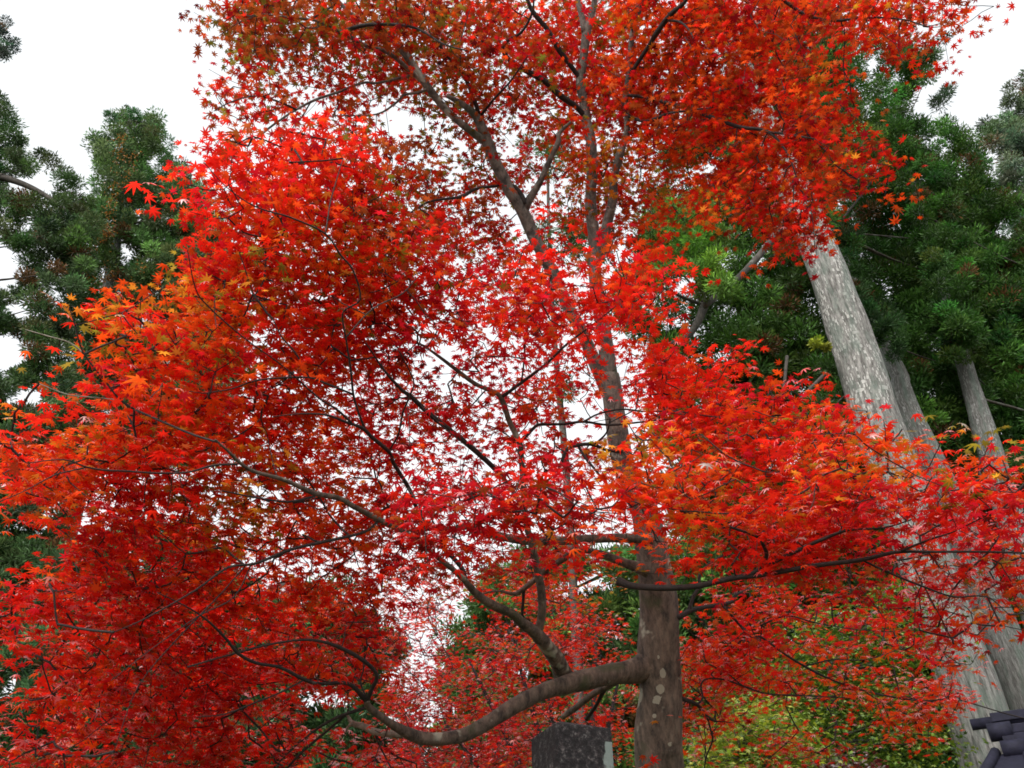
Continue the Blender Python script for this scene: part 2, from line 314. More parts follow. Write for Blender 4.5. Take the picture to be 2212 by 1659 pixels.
# rising limb
limb([(1222, 1478, 42), (1210, 1440, 38), (1190, 1407, 34), (1156, 1367, 28), (1126, 1344, 22), (1106, 1326, 20), (1065, 1307, 20), (1028, 1282, 17), (1003, 1252, 14), (978, 1230, 12), (945, 1203, 11), (913, 1177, 11), (878, 1152, 12), (818, 1122, 12), (766, 1095, 12), (728, 1075, 12), (678, 1065, 12), (615, 1037, 9), (553, 1020, 8), (525, 1005, 8), (495, 977, 6), (465, 950, 4)], 5.86, 3.7)
limb([(1006, 1252, 10), (998, 1228, 10), (978, 1204, 10), (955, 1180, 9), (953, 1152, 8), (913, 1140, 6)], None, 5.2)
limb([(513, 1003, 5), (463, 1005, 5), (405, 1020, 4), (340, 1022, 4), (277, 1018, 4), (230, 1016, 4), (187, 1009, 4), (137, 993, 3), (62, 1000, 2)], None, 3.3)
limb([(185, 1010, 3), (140, 1020, 3), (112, 1029, 3), (50, 1062, 2), (0, 1083, 2)], None, 3.25)
limb([(680, 1072, 6), (623, 1084, 5), (553, 1075, 4), (480, 1060, 3)], None, 3.8)
limb([(818, 1125, 6), (788, 1149, 6), (715, 1167, 7), (628, 1187, 7), (553, 1217, 6), (492, 1226, 5), (422, 1275, 4), (316, 1335, 3), (246, 1366, 2)], None, 3.5)
limb([(530, 1222, 3), (474, 1286, 3), (386, 1377, 3), (299, 1482, 2), (246, 1623, 2)], None, 3.6)
limb([(545, 1215, 3), (505, 1290, 3), (430, 1330, 3), (330, 1400, 2), (240, 1470, 2)], None, 3.5)
limb([(290, 884, 5), (260, 864, 5), (230, 827, 4), (180, 762, 4), (162, 702, 3), (150, 665, 2)], 3.9, 3.8)
limb([(182, 765, 4), (150, 740, 3), (107, 727, 3), (55, 712, 2)], 3.85, 3.8, M_dead)
limb([(258, 864, 3), (195, 858, 3), (145, 852, 3), (85, 829, 2)], 3.88, 3.8, M_dead)
limb([(470, 955, 5), (420, 940, 5), (360, 915, 5), (290, 884, 5)], None, 3.9)
# vertical limb through the middle
limb([(1156, 1372, 22), (1166, 1350, 20), (1171, 1319, 20), (1169, 1274, 19), (1158, 1217, 17), (1146, 1167, 15), (1136, 1124, 13), (1131, 1060, 13), (1126, 985, 13), (1122, 955, 12), (1101, 912, 12), (1086, 867, 12), (1073, 850, 10), (1028, 830, 10), (990, 802, 9), (948, 770, 7), (913, 745, 4)], 5.6, 5.3)
limb([(1081, 860, 8), (1126, 827, 7), (1181, 785, 6), (1226, 742, 5), (1286, 697, 4), (1356, 640, 3)], None, 5.2)
limb([(1126, 827, 4), (1131, 790, 4), (1136, 727, 4), (1151, 677, 3), (1166, 627, 3), (1175, 560, 2)], None, 5.2)
limb([(1122, 956, 10), (1134, 944, 9), (1156, 922, 7), (1168, 917, 7), (1218, 916, 6), (1261, 911, 6), (1318, 918, 5), (1399, 910, 4), (1471, 902, 3)], None, 5.4)
limb([(1261, 911, 5), (1293, 894, 4), (1343, 884, 4), (1393, 889, 4), (1461, 888, 3), (1531, 899, 3), (1641, 907, 2)], None, 5.2)
limb([(1344, 975, 9), (1310, 972, 7), (1280, 960, 8), (1245, 962, 8), (1225, 972, 8), (1212, 1000, 7), (1205, 1020, 5)], 6.3, 6.0)
limb([(1250, 965, 6), (1262, 985, 6), (1290, 1020, 5), (1312, 1048, 5), (1313, 1075, 4)], None, 5.9)
limb([(1285, 960, 5), (1310, 935, 4), (1318, 905, 3)], None, 6.0)
limb([(1385, 1072, 12), (1340, 1067, 11), (1312, 1066, 9)], 6.1, 5.9, M_bark)
limb([(1132, 1100, 11), (1100, 1050, 10), (1068, 1012, 11), (1028, 975, 12), (978, 934, 12), (928, 894, 12), (888, 857, 10), (868, 842, 8), (830, 800, 5), (790, 740, 3)], None, 4.5)
limb([(915, 1145, 9), (900, 1100, 9), (892, 1072, 9), (873, 1037, 9), (850, 1000, 9), (841, 977, 9), (803, 944, 9), (783, 925, 8), (748, 912, 6), (703, 896, 5), (645, 894, 3), (590, 900, 2)], 5.1, 3.9)
limb([(788, 927, 6), (773, 887, 5), (763, 850, 5), (758, 802, 5), (748, 735, 4), (741, 675, 4), (778, 647, 4), (763, 585, 4), (735, 550, 4), (703, 505, 4), (628, 470, 4), (553, 447, 3), (490, 405, 2), (440, 350, 2)], None, 3.7)
limb([(703, 505, 3), (709, 465, 3), (716, 427, 3), (741, 342, 2)], None, 4.3)
limb([(843, 970, 4), (861, 937, 4), (870, 892, 4), (888, 849, 4), (893, 820, 3), (861, 757, 3)], None, 4.2)
limb([(760, 914, 5), (728, 885, 5), (685, 857, 4), (610, 790, 3), (527, 730, 3), (450, 662, 3), (422, 622, 3), (405, 540, 2)], None, 3.5)
limb([(763, 852, 5), (708, 830, 5), (670, 816, 4), (615, 816, 4), (553, 822, 4), (500, 840, 3), (440, 850, 2)], None, 4.1)
limb([(668, 816, 4), (640, 765, 4), (608, 727, 3), (590, 690, 2)], None, 4.2)
limb([(748, 728, 4), (805, 667, 3), (868, 635, 3), (900, 600, 2)], None, 4.6)
# limbs left of the trunk
limb([(1405, 1166, 26), (1360, 1163, 21), (1324, 1162, 19), (1231, 1167, 20), (1156, 1169, 18), (1106, 1164, 18), (1053, 1152, 18), (1015, 1137, 16), (978, 1142, 12), (928, 1142, 10), (878, 1142, 8), (820, 1130, 5)], 6.1, 5.3)
limb([(1400, 1232, 30), (1361, 1220, 22), (1318, 1204, 18), (1281, 1192, 15), (1246, 1187, 14), (1218, 1207, 14), (1181, 1230, 13), (1156, 1252, 12), (1121, 1279, 11), (1106, 1282, 7), (1078, 1277, 5), (1048, 1281, 4), (1020, 1295, 3)], 6.1, 6.2)
limb([(1131, 1276, 8), (1130, 1300, 7), (1128, 1325, 6), (1134, 1342, 5)], None, 6.2)
limb([(1218, 1207, 6), (1190, 1170, 5), (1160, 1130, 4)], None, 6.2)
limb([(1330, 1470, 20), (1313, 1482, 16), (1281, 1499, 14), (1246, 1527, 14), (1216, 1548, 13)], 6.0, 6.2)
limb([(1310, 1485, 9), (1300, 1500, 9), (1286, 1527, 8), (1266, 1554, 8)], 6.05, 6.2)
# right side
limb([(1335, 1254, 20), (1345, 1259, 18), (1369, 1266, 15), (1431, 1270, 14), (1506, 1266, 13), (1581, 1249, 13), (1659, 1240, 11), (1759, 1222, 11), (1858, 1210, 10), (1934, 1193, 8), (2009, 1192, 6), (2134, 1192, 5), (2240, 1196, 4)], 5.3, 4.1)
limb([(1581, 1249, 10), (1620, 1240, 10), (1645, 1228, 10), (1721, 1190, 9), (1784, 1162, 8), (1834, 1145, 6), (1909, 1140, 4), (1976, 1120, 3)], None, 4.4)
limb([(1644, 1228, 9), (1656, 1201, 9), (1650, 1180, 8), (1635, 1159, 7), (1585, 1141, 6), (1505, 1113, 5), (1456, 1099, 5), (1411, 1059, 4), (1393, 1004, 3), (1376, 949, 3), (1358, 917, 2)], None, 3.9)
limb([(1456, 1099, 3), (1410, 1078, 3), (1350, 1100, 3), (1290, 1100, 2), (1200, 1060, 2)], None, 3.7)
limb([(1635, 1159, 6), (1680, 1127, 6), (1734, 1099, 5), (1814, 1042, 5), (1859, 1025, 4), (1896, 1014, 3), (1950, 1010, 2)], None, 3.9)
limb([(1505, 1113, 4), (1560, 1060, 3), (1600, 1000, 2)], None, 4.2)
limb([(1947, 1190, 5), (2009, 1165, 5), (2059, 1149, 3), (2140, 1110, 3), (2230, 1080, 2)], None, 3.9)
limb([(1867, 1212, 5), (1927, 1240, 5), (1997, 1268, 5), (2060, 1289, 4), (2131, 1289, 3), (2180, 1328, 2)], None, 4.3)
limb([(1997, 1268, 3), (2030, 1330, 2), (2060, 1390, 2)], None, 4.6)
limb([(1466, 1334, 13), (1496, 1317, 11), (1556, 1306, 9), (1581, 1299, 8), (1591, 1284, 7), (1631, 1269, 4), (1680, 1262, 3)], 6.0, 6.6)
limb([(1488, 1320, 9), (1498, 1289, 8), (1511, 1265, 7), (1512, 1243, 7), (1540, 1212, 6), (1582, 1198, 5), (1630, 1215, 3)], None, 6.4)
limb([(1561, 1308, 6), (1593, 1344, 6), (1621, 1374, 6), (1641, 1375, 5), (1667, 1392, 5), (1709, 1422, 5), (1771, 1457, 5), (1834, 1482, 4), (1909, 1502, 4), (1984, 1513, 3), (2030, 1512, 2)], None, 6.8)
limb([(1735, 1440, 3), (1800, 1425, 3), (1870, 1425, 2), (1950, 1400, 2)], None, 6.6)
limb([(1470, 1508, 11), (1506, 1522, 8), (1526, 1547, 8), (1545, 1558, 6)], 6.0, 6.4)
limb([(1528, 1550, 4), (1536, 1580, 4), (1539, 1600, 4), (1526, 1634, 3), (1520, 1670, 3)], None, 6.5)
limb([(1506, 1522, 5), (1518, 1507, 4), (1514, 1482, 4), (1526, 1467, 4), (1568, 1469, 4), (1618, 1487, 4), (1659, 1499, 3), (1721, 1502, 3), (1834, 1508, 2)], None, 7.0)
limb([(1645, 1350, 4), (1700, 1330, 4), (1760, 1345, 3), (1850, 1360, 2), (1930, 1365, 2)], 6.6, 6.2)

b0 = LIMBS[0][2][0]
maple = empty('maple_tree', (b0[0], b0[1], 0), 'large scarlet autumn maple with thick brown trunk, its crown filling the picture', 'tree')
for k, (xy, dd, q, r, bark, is_trunk) in enumerate(LIMBS):
    mb = MB()
    if is_trunk:
        zs = np.linspace(-.15, q[0][2] - .35, 6)
        P = [(q[0][0] + .06 * (1 - z / 3), q[0][1] + .02, z) for z in zs]
        rr = [r[0] * (1.0 + .75 * math.exp(-max(z, 0) / .3)) for z in zs]
        q = np.vstack([P, q]); r = np.concatenate([rr, r])
        # swelling where the great limb leaves
        mb.add(tube(q, r, 32, bump=.028)); mb.build('trunk', M_bark, maple)
    else:
        big = r[0] > .035
        q0, r0 = q, r
        if big:
            r0 = r.copy(); n0 = min(5, len(r0) - 1)
            r0[:n0] *= np.linspace(1.12, 1.0, n0)
        mb.add(tube(q0, r0, 14 if big else 8, bump=.03 if big else .0))
        mb.build('branch', bark or (M_bark if r[0] > .03 else M_twig), maple)

# ------------------------------------------------------------------ maple foliage maps (32 x 24 cells over the frame)
FAR = """00000025777888675678787788886310
00000016666677776777588882235200
00000013555555665678998666100000
00000034654313455668788678300000
00000013333455423467775765330000
00000001333466531266646768840000
00000000333455540466637876200000
00000000222245541343223352000000
00000000222235663332200000000000
00000000222334453333200000000000
00000000112334343311200000000000
00000000122444454312786500000000
00000000112445556321899975100000
00000000223555554641687899500000
00000000334564345551567667400000
00000000345665444441466576533333
00000000345554334421455566533333
00000022456665655431000334522333
00000023677766525640012674444434
00000033657856137782015763555551
00000033888565466752078843543520
00000033763675466124087575445600
00000033740176788556065243045300
00000033763777788003022162000000"""
NEAR = """00000000000000000000000000000000
00000000000000000000000000000000
00000000000000000000000000000000
00000000121200000000000000000000
00000024687510000000000000000000
00000378888810000000000000000000
00000159998854100000000000000000
00000449888875213202100000000000
00002688899986226556510000000000
00467888899987447758410000000000
00477888888974224441510000000000
00058788898410000013000000000000
12078999997510000000000000000000
77689999986310000002750003563400
99999999886430134323875037865565
87899999874458998878888789956777
41699999765786644563556889966775
04887668655553101111123766655587
79999987543210000000000000004444
75999995200000000000000000000220
18999998430000000000000000000000
26999999300000000000000000000000
98899999300000000000000000000000
76689998300000000000000000000000"""
COLR = """bbbbbbbbbbbbbbbmmmmkooooooorrrrr
bbbbbbbbbbbbbbbmmmmkooooooorrrrr
bbbbbbbbbmmmmbbbmmmooorrrrrrrrrr
mmmmmmmmmmmmmbbbmmmooorrrrrrrrrr
rrrrrrrrrrrbbbbbmkkkooorrrorrrrr
rrrrrrrrrrrabbbbmkkkkkrrroorrrrr
rrrrrrrrorrbbmmmmkkookarrroorrrr
oooooooraraammmmrrkookrrrroorrrr
ooooooaooaaommmmrrrrrrrrrrrrrrrr
ooooaaaaoaoorccccrrrrrrrrrrrrrrr
aaaaaraaooorcccccrrrrrrrrrrrrrrr
ooooooorooorcccccccrrrrrrrrrrrrr
ooooooooooorccccccrrrrrrrrrrrrrr
oooooaoooooccccccccaarrrraaaaaaa
ooaooroaoooocccccccaaorrraaaoaoo
ooorrraaaoooocccccroooorrocccccc
oorrrraaoooocccccorrooorcrcccccc
rrrrrrrroooocmmcccrooorrrrcccccc
rrrrrrrrroommmmmmkkkoorrroccccba
rrrrrrrrrrrrccccmrrrooorcccrrcaa
rrrrrrrrrrrrmcccmrrroorroooorroo
rrrrrrrrrrrrmcccrrroorrroooooroo
rrrrrrrrrrrccccccrrroooroooooooo
rrrrrrrrrrrrccccccccoororrrroooo"""
def grid(s):
    rows = s.split('\n'); assert all(len(r) == 32 for r in rows) and len(rows) == 24, [len(r) for r in rows]
    return np.array([[int(c) for c in r] for r in rows], float)
GF, GN = grid(FAR), grid(NEAR)
GC = [list(r) for r in COLR.split('\n')]
for _r in range(8):
    for _c in range(19, len(GC[_r])):
        if GC[_r][_c] in 'ro': GC[_r][_c] = 'd' if (_c + _r) % 3 else 'o'  # deeper reds stand in for shade in the upper right crown
for _r in range(7, 13):
    for _c in range(2, 11):
        if GC[_r][_c] == 'o' and (_c * 3 + _r * 5) % 4 < 2: GC[_r][_c] = 'r'
for _g in GC: _g += [_g[-1]] * (32 - len(_g))
CELL = 2212 / 32.0
def bil(G, x, y):
    gx = np.clip(x / CELL - .5, 0, 30.999); gy = np.clip(y / CELL - .5, 0, 22.999)
    i = gx.astype(int); j = gy.astype(int); fx = gx - i; fy = gy - j
    return (G[j, i] * (1 - fx) + G[j, i + 1] * fx) * (1 - fy) + (G[j + 1, i] * (1 - fx) + G[j + 1, i + 1] * fx) * fy
PAL = {'RED': (.78, .022, .010), 'CRIM': (.56, .012, .022), 'ORG': (.78, .078, .010), 'AMB': (.60, .21, .018), 'OLV': (.26, .19, .022), 'RUST': (.46, .085, .018), 'MAR': (.20, .012, .012)}
MIX = {'r': [('RED', .62), ('CRIM', .14), ('ORG', .18), ('RUST', .06)],
       'c': [('RED', .38), ('CRIM', .42), ('RUST', .1), ('ORG', .06), ('MAR', .04)],
       'o': [('ORG', .46), ('RED', .38), ('AMB', .08), ('RUST', .08)],
       'a': [('ORG', .42), ('AMB', .24), ('OLV', .14), ('RED', .20)],
       'b': [('RUST', .46), ('CRIM', .06), ('OLV', .20), ('RED', .13), ('MAR', .05), ('ORG', .10)],
       'd': [('RED', .36), ('CRIM', .12), ('RUST', .30), ('ORG', .18), ('MAR', .04)],
       'm': [('RED', .36), ('CRIM', .22), ('RUST', .24), ('ORG', .12), ('OLV', .06)],
       'k': [('ORG', .42), ('AMB', .22), ('OLV', .18), ('RED', .18)]}
ALLXY = np.vstack([l[0] for l in LIMBS]); ALLD = np.concatenate([l[1] for l in LIMBS])
ALLP = np.vstack([l[2] for l in LIMBS])
LR = .0405                                  # leaf radius in metres
def near_depth(x, y):
    left = np.interp(x, [0, 300, 700, 1000], [3.35, 3.7, 4.3, 4.9])
    left = left + np.interp(y, [1100, 1600], [0, .7]) * (x > 150)
    right = np.interp(x, [1150, 1500, 1900, 2212], [4.0, 4.1, 4.2, 3.7])
    band = (y > 930) & (x > 850)
    mid = np.interp(x, [850, 1000], [4.4, 3.9])
    right = np.where(y > 1110, np.maximum(right, 5.0), right)
    d = np.where(x < 1150, left + .5, right)
    d = np.where(band & (x < 1450), np.minimum(mid, 4.0), d)
    return np.where((x > 1050) & (y < 900), 4.9, d)
def far_depth(x, y):
    out = np.empty(len(x))
    for k in range(len(x)):
        dd = np.hypot(ALLXY[:, 0] - x[k], ALLXY[:, 1] - y[k])
        idx = np.argpartition(dd, 12)[:12]; wt = 1 / (dd[idx] + 15)
        out[k] = (ALLD[idx] * wt).sum() / wt.sum()
    return out
def vnoise(x, y, s, seed=0):
    r_ = np.random.default_rng(seed); G = r_.random((64, 64))
    gx = abs(x / s) % 62; gy = abs(y / s) % 62; i = gx.astype(int); j = gy.astype(int); fx = gx - i; fy = gy - j
    fx = fx * fx * (3 - 2 * fx); fy = fy * fy * (3 - 2 * fy)
    return (G[j, i] * (1 - fx) + G[j, i + 1] * fx) * (1 - fy) + (G[j + 1, i] * (1 - fx) + G[j + 1, i + 1] * fx) * fy
def spray_points(G, depth_fn, lo, hi, boost, sel=None, per=9.0, jit=.35, clump=1.0, cmax=.93):
    """pick spray centres so that the leaf cover follows the map; returns px, py, depth"""
    xs, ys = [], []
    for r_ in range(24):
        for c_ in range(32):
            if G[max(0, r_ - 1):r_ + 2, max(0, c_ - 1):c_ + 2].max() == 0: continue
            if sel is not None and not sel(c_, r_): continue
            cx, cy_ = (c_ + .5) * CELL, (r_ + .5) * CELL
            d = float(depth_fn(np.array([cx]), np.array([cy_]))[0]); d = min(max(d, lo), hi)
            rp = LR * F / d
            area = 1.25 * rp * rp * .62
            n = rng.poisson(4.62 * boost * 32 * 32 / area / per * 1.35)      # candidates for full cover
            x = (c_ + rng.random(n)) * CELL; y = (r_ + rng.random(n)) * CELL
            cov = bil(G, x, y) / 9.2
            cl = vnoise(x, y, 34, 5) * .55 + vnoise(x * 1.1, y * 1.7, 15, 6) * .45 - .5
            cov = np.clip(cov + cl * clump * 4 * cov * (1.05 - np.clip(cov, 0, 1)), 0, cmax)
            cov = np.where(cov < .12, cov * .6, cov)
            keep = rng.random(n) < -np.log(1 - cov) / 4.2
            xs.append(x[keep]); ys.append(y[keep])
    x = np.concatenate(xs); y = np.concatenate(ys)
    d = np.clip(depth_fn(x, y), lo, hi) + rng.normal(0, jit, len(x))
    # overhang past the frame edges so that the crown does not stop at the picture's edge
    return x, y, d
def edge_extra(G, depth_fn, lo, hi, per=7.0):
    """crown that carries on outside the frame: mirrored across the edges"""
    x, y, d = spray_points(G, depth_fn, lo, hi, .45)
    out = []
    for mx, my, sel in ((-x, y, (x < 260) & (y > 960)), (4424 - x, y, (x > 1990) & (y > 1000)), (x, -y, (y < 200)), (x, 3318 - y, (y > 1480) & ((x < 950)))):
        out.append((mx[sel], my[sel], d[sel]))
    return tuple(np.concatenate(v) for v in zip(*out))
def leaf_template():
    ang = np.radians([-128, -82, -41, 0, 41, 82, 128]); ln = np.array([.45, .78, .95, 1.0, .95, .78, .45])
    na = np.radians([-168, -105, -61, -20.5, 20.5, 61, 105, 168]); nl = np.array([.1, .27, .31, .33, .33, .31, .27, .1])
    V = [(0, 0)]; V += [(math.sin(a) * l, math.cos(a) * l) for a, l in zip(na, nl)]
    F_ = []
    for k in range(7):
        a, l = ang[k], ln[k]; b = len(V); wd = .105 * (l ** .5)
        dx, dy = math.sin(a), math.cos(a)
        V += [(dx * l * .55 - dy * wd, dy * l * .55 + dx * wd), (dx * l, dy * l), (dx * l * .55 + dy * wd, dy * l * .55 - dx * wd)]
        F_.append([0, 1 + k, b, b + 1, b + 2, 2 + k])
    V = np.array(V); r2 = (V ** 2).sum(1)
    V3 = np.column_stack([V[:, 0], V[:, 1], -.22 * r2 + .04])
    return V3, np.array(F_)
LV, LF = leaf_template()
def rot_from(nrm, yaw):
    """basis with z = nrm and the given yaw"""
    n = nrm / np.linalg.norm(nrm, axis=1)[:, None]
    a = np.stack([np.cos(yaw), np.sin(yaw), np.zeros_like(yaw)], -1)
    a = a - (a * n).sum(1)[:, None] * n; a /= np.linalg.norm(a, axis=1)[:, None]
    b = np.cross(n, a)
    return np.stack([a, b, n], -1)           # columns
def leaves_mesh(name, pos, nrm, size, col, mat, parent, tv=LV, tf=LF, curl=True):
    n = len(pos); Rm = rot_from(nrm, rng.random(n) * 6.283)
    T = np.broadcast_to(tv[None], (n,) + tv.shape).copy()
    if curl: T[..., 2] *= rng.uniform(-.5, 3.2, n)[:, None]
    T[..., 0] *= rng.uniform(.82, 1.1, n)[:, None]
    V = np.einsum('nij,nkj->nki', Rm, T * size[:, None, None]) + pos[:, None]
    Fc = (tf[None] + (np.arange(n) * len(tv))[:, None, None]).reshape(-1, tf.shape[1])
    cc = np.repeat(col, len(tv), axis=0)
    return np_mesh(name, to_local(V.reshape(-1, 3), parent), Fc, mat, parent, col=cc)
def pick(kinds):
    out = np.empty((len(kinds), 3)); names = []
    for k, c in enumerate(kinds):
        m = MIX[c]; r = rng.random(); s = 0
        for nme, p in m:
            s += p
            if r <= s: break
        out[k] = PAL[nme]
    return out
def kinds_at(x, y):
    gx = np.clip((x / CELL + rng.normal(0, .45, len(x))).astype(int), 0, 31); gy = np.clip((y / CELL + rng.normal(0, .45, len(x))).astype(int), 0, 23)
    return [GC[b][a] for a, b in zip(gx, gy)]
def expand(centers, kinds, per, spread, size=LR, flat=.16):
    """leaves of every spray: a nearly level fan of leaves around the twig end"""
    n = len(centers); cnt = rng.poisson(per, n) + 2
    idx = np.repeat(np.arange(n), cnt); m = len(idx)
    sn = np.column_stack([rng.normal(0, .15, n), rng.normal(0, .15, n), np.ones(n)]); sn /= np.linalg.norm(sn, axis=1)[:, None]
    a = rng.random(m) * 6.283; rad = spread * np.sqrt(rng.random(m)) * rng.uniform(.7, 1.25, n)[idx]
    off = np.column_stack([np.cos(a) * rad, np.sin(a) * rad, np.zeros(m)])
    S = sn[idx]; off[:, 2] = -(off[:, 0] * S[:, 0] + off[:, 1] * S[:, 1]) / S[:, 2] + rng.normal(0, spread * flat, m) - .35 * rad * rad / spread
    pos = centers[idx] + off
    # leaves hang outwards from the twig a little, the rest is wind and chance
    nrm = S + np.column_stack([np.cos(a), np.sin(a), np.zeros(m)]) * .28 * rng.random(m)[:, None] + rng.normal(0, .23, (m, 3))
    base = pick(kinds)
    alt = pick([kinds[i] for i in idx])
    col = np.where((rng.random(m) < .35)[:, None], alt, base[idx])
    crown_shade = np.array([{'b': .74, 'm': .86, 'd': .76, 'k': .84}.get(k_, 1.0) for k_ in kinds])[idx]  # shade of the dense upper crown put into the leaf colour
    v = (crown_shade * np.exp(rng.normal(0, .22, m)))[:, None]
    col = np.clip(col * v * np.exp(rng.normal(0, .12, (m, 3)) * np.array([.3, 1.0, 1.0])), 0, .95)
    sz = size * np.exp(rng.normal(-.02, .24, m))
    return pos, nrm, sz, col
def twigs(name, roots, centers, mat, parent, rmin=.0020, exp_=.38, wob=.07, longpen=.0):
    """connect every spray centre to the limbs with the shortest twig tree"""
    P = np.vstack([roots, centers]); nr = len(roots); n = len(P)
    # nearest root for every centre
    dist = np.full(len(centers), 1e9); par = np.zeros(len(centers), int)
    for s in range(0, nr, 400):
        D = np.linalg.norm(centers[:, None] - roots[None, s:s + 400], axis=2); k = D.argmin(1); v = D[np.arange(len(centers)), k]
        b = v < dist; dist[b] = v[b]; par[b] = k[b] + s
    plen = np.zeros(n); cost = dist.copy(); done = np.zeros(len(centers), bool); order = []
    for _ in range(len(centers)):
        k = int(np.argmin(np.where(done, 1e9, cost))); done[k] = True; order.append(k)
        plen[nr + k] = plen[par[k]] + np.linalg.norm(P[par[k]] - centers[k])
        d = np.linalg.norm(centers - centers[k], axis=1) + .12 * plen[nr + k]
        b = (~done) & (d < cost); cost[b] = d[b]; par[b] = nr + k
    cnt = np.ones(n)
    for k in reversed(order): cnt[par[k]] += cnt[nr + k]
    mb = MB()
    for k in order:
        a, b = P[par[k]], centers[k]; L = np.linalg.norm(b - a)
        r1 = min(.0055, rmin * cnt[nr + k] ** exp_); r0 = min(.0055, rmin * cnt[par[k]] ** exp_, r1 * 1.5)
        mids = [a + (b - a) * t + rng.normal(0, wob * L * .5, 3) * (t * (1 - t) * 2) + np.array([0, 0, -.10 * L * t * (1 - t)]) for t in (.33, .66)]
        mb.add(tube(np.array([a, *mids, b]), np.array([r0, r0 * .7 + r1 * .3, r0 * .3 + r1 * .7, r1]), 4 if L * 1 > 0 else 3, cap=False))
    o = mb.build(name, mat, parent); o['kind'] = 'stuff'
    return o

# second maple stands behind: its region is the bottom middle
def is_back(c, r): return 12 <= c <= 19 and r >= 18
def is_backs(c, r): return is_back(c, r)
fx, fy, fd = spray_points(GF, far_depth, 5.0, 7.6, 2.15, sel=lambda c, r: not is_back(c, r))
keep = fd > 4.6
nx, ny, nd = spray_points(GN, near_depth, 3.2, 5.2, 1.75, jit=.22, clump=.6)
nd = np.maximum(nd, 3.0) + .12; fd = fd + .42
ex, ey, ed = edge_extra(GN, near_depth, 3.2, 5.2)
gx_, gy_, gd_ = edge_extra(GF, far_depth, 5.0, 7.6)
sx = np.concatenate([fx, nx, ex, gx_]); sy = np.concatenate([fy, ny, ey, gy_]); sd = np.concatenate([fd, nd, ed, gd_])
cen = PD(sx, sy, sd)
ok = cen[:, 2] > 1.3
sx, sy, cen = sx[ok], sy[ok], cen[ok]
print('main maple sprays', len(cen))
pos, nrm, sz, col = expand(cen, kinds_at(sx, sy), 7.2, .155)
leaves_mesh('crown', pos, nrm, sz, col, M_leaf, maple)
print('leaves', len(pos))
twigs('twigs', ALLP, cen, M_twig, maple)

# ------------------------------------------------------------------ second maple, behind the stone
bx, by, bd = spray_points(GF, lambda x, y: np.full(len(x), 9.6), 9, 10.5, 1.6, sel=is_back, per=10, jit=.7)
m = bx < 1480
bx, by, bd = bx[m], by[m], bd[m]
root2 = PY(np.array([1252.0]), np.array([1600.0]), np.array([10.2]))[0]
maple2 = empty('maple_tree', (root2[0], root2[1], 0), 'smaller crimson maple in the background, behind the stone pillar and under the low limb', 'tree')
mb = MB()
tp = np.array([(root2[0] + .03 * math.sin(z * 2), root2[1], z) for z in np.linspace(-.1, 2.7, 8)])
mb.add(tube(tp, np.linspace(.17, .11, 8), 14, bump=.02)); mb.build('trunk', M_bark, maple2)
roots = [tp[-1]]
for (tx, ty, td) in ((1010, 1420, 9.4), (1100, 1360, 9.8), (1290, 1330, 10.4), (1340, 1450, 9.6), (960, 1560, 9.3), (1180, 1480, 9.2), (1320, 1580, 10.0)):
    e = PD(np.array([tx]), np.array([ty]), np.array([td]))[0]; a = tp[-1]
    mid = (a + e) / 2 + np.array([0, 0, -.15 + .3 * rng.random()]); q, r = smooth_path([a, mid, e], [.06, .035, .012], 5)
    mb = MB(); mb.add(tube(q, r, 8)); mb.build('branch', M_twig, maple2); roots += list(q)
cen2 = PD(bx, by, bd)
ex2 = cen2 + np.array([0, 1.2, -.1]); sel2 = rng.random(len(ex2)) < .3
cen2 = np.vstack([cen2, ex2[sel2]]); k2 = kinds_at(np.concatenate([bx, bx[sel2]]), np.concatenate([by, by[sel2]]))
pos, nrm, sz, col = expand(cen2, k2, 8, .17, size=.037)
leaves_mesh('crown', pos, nrm, sz, col * .9, M_leaf, maple2)
twigs('twigs', np.array(roots), cen2, M_twig, maple2)

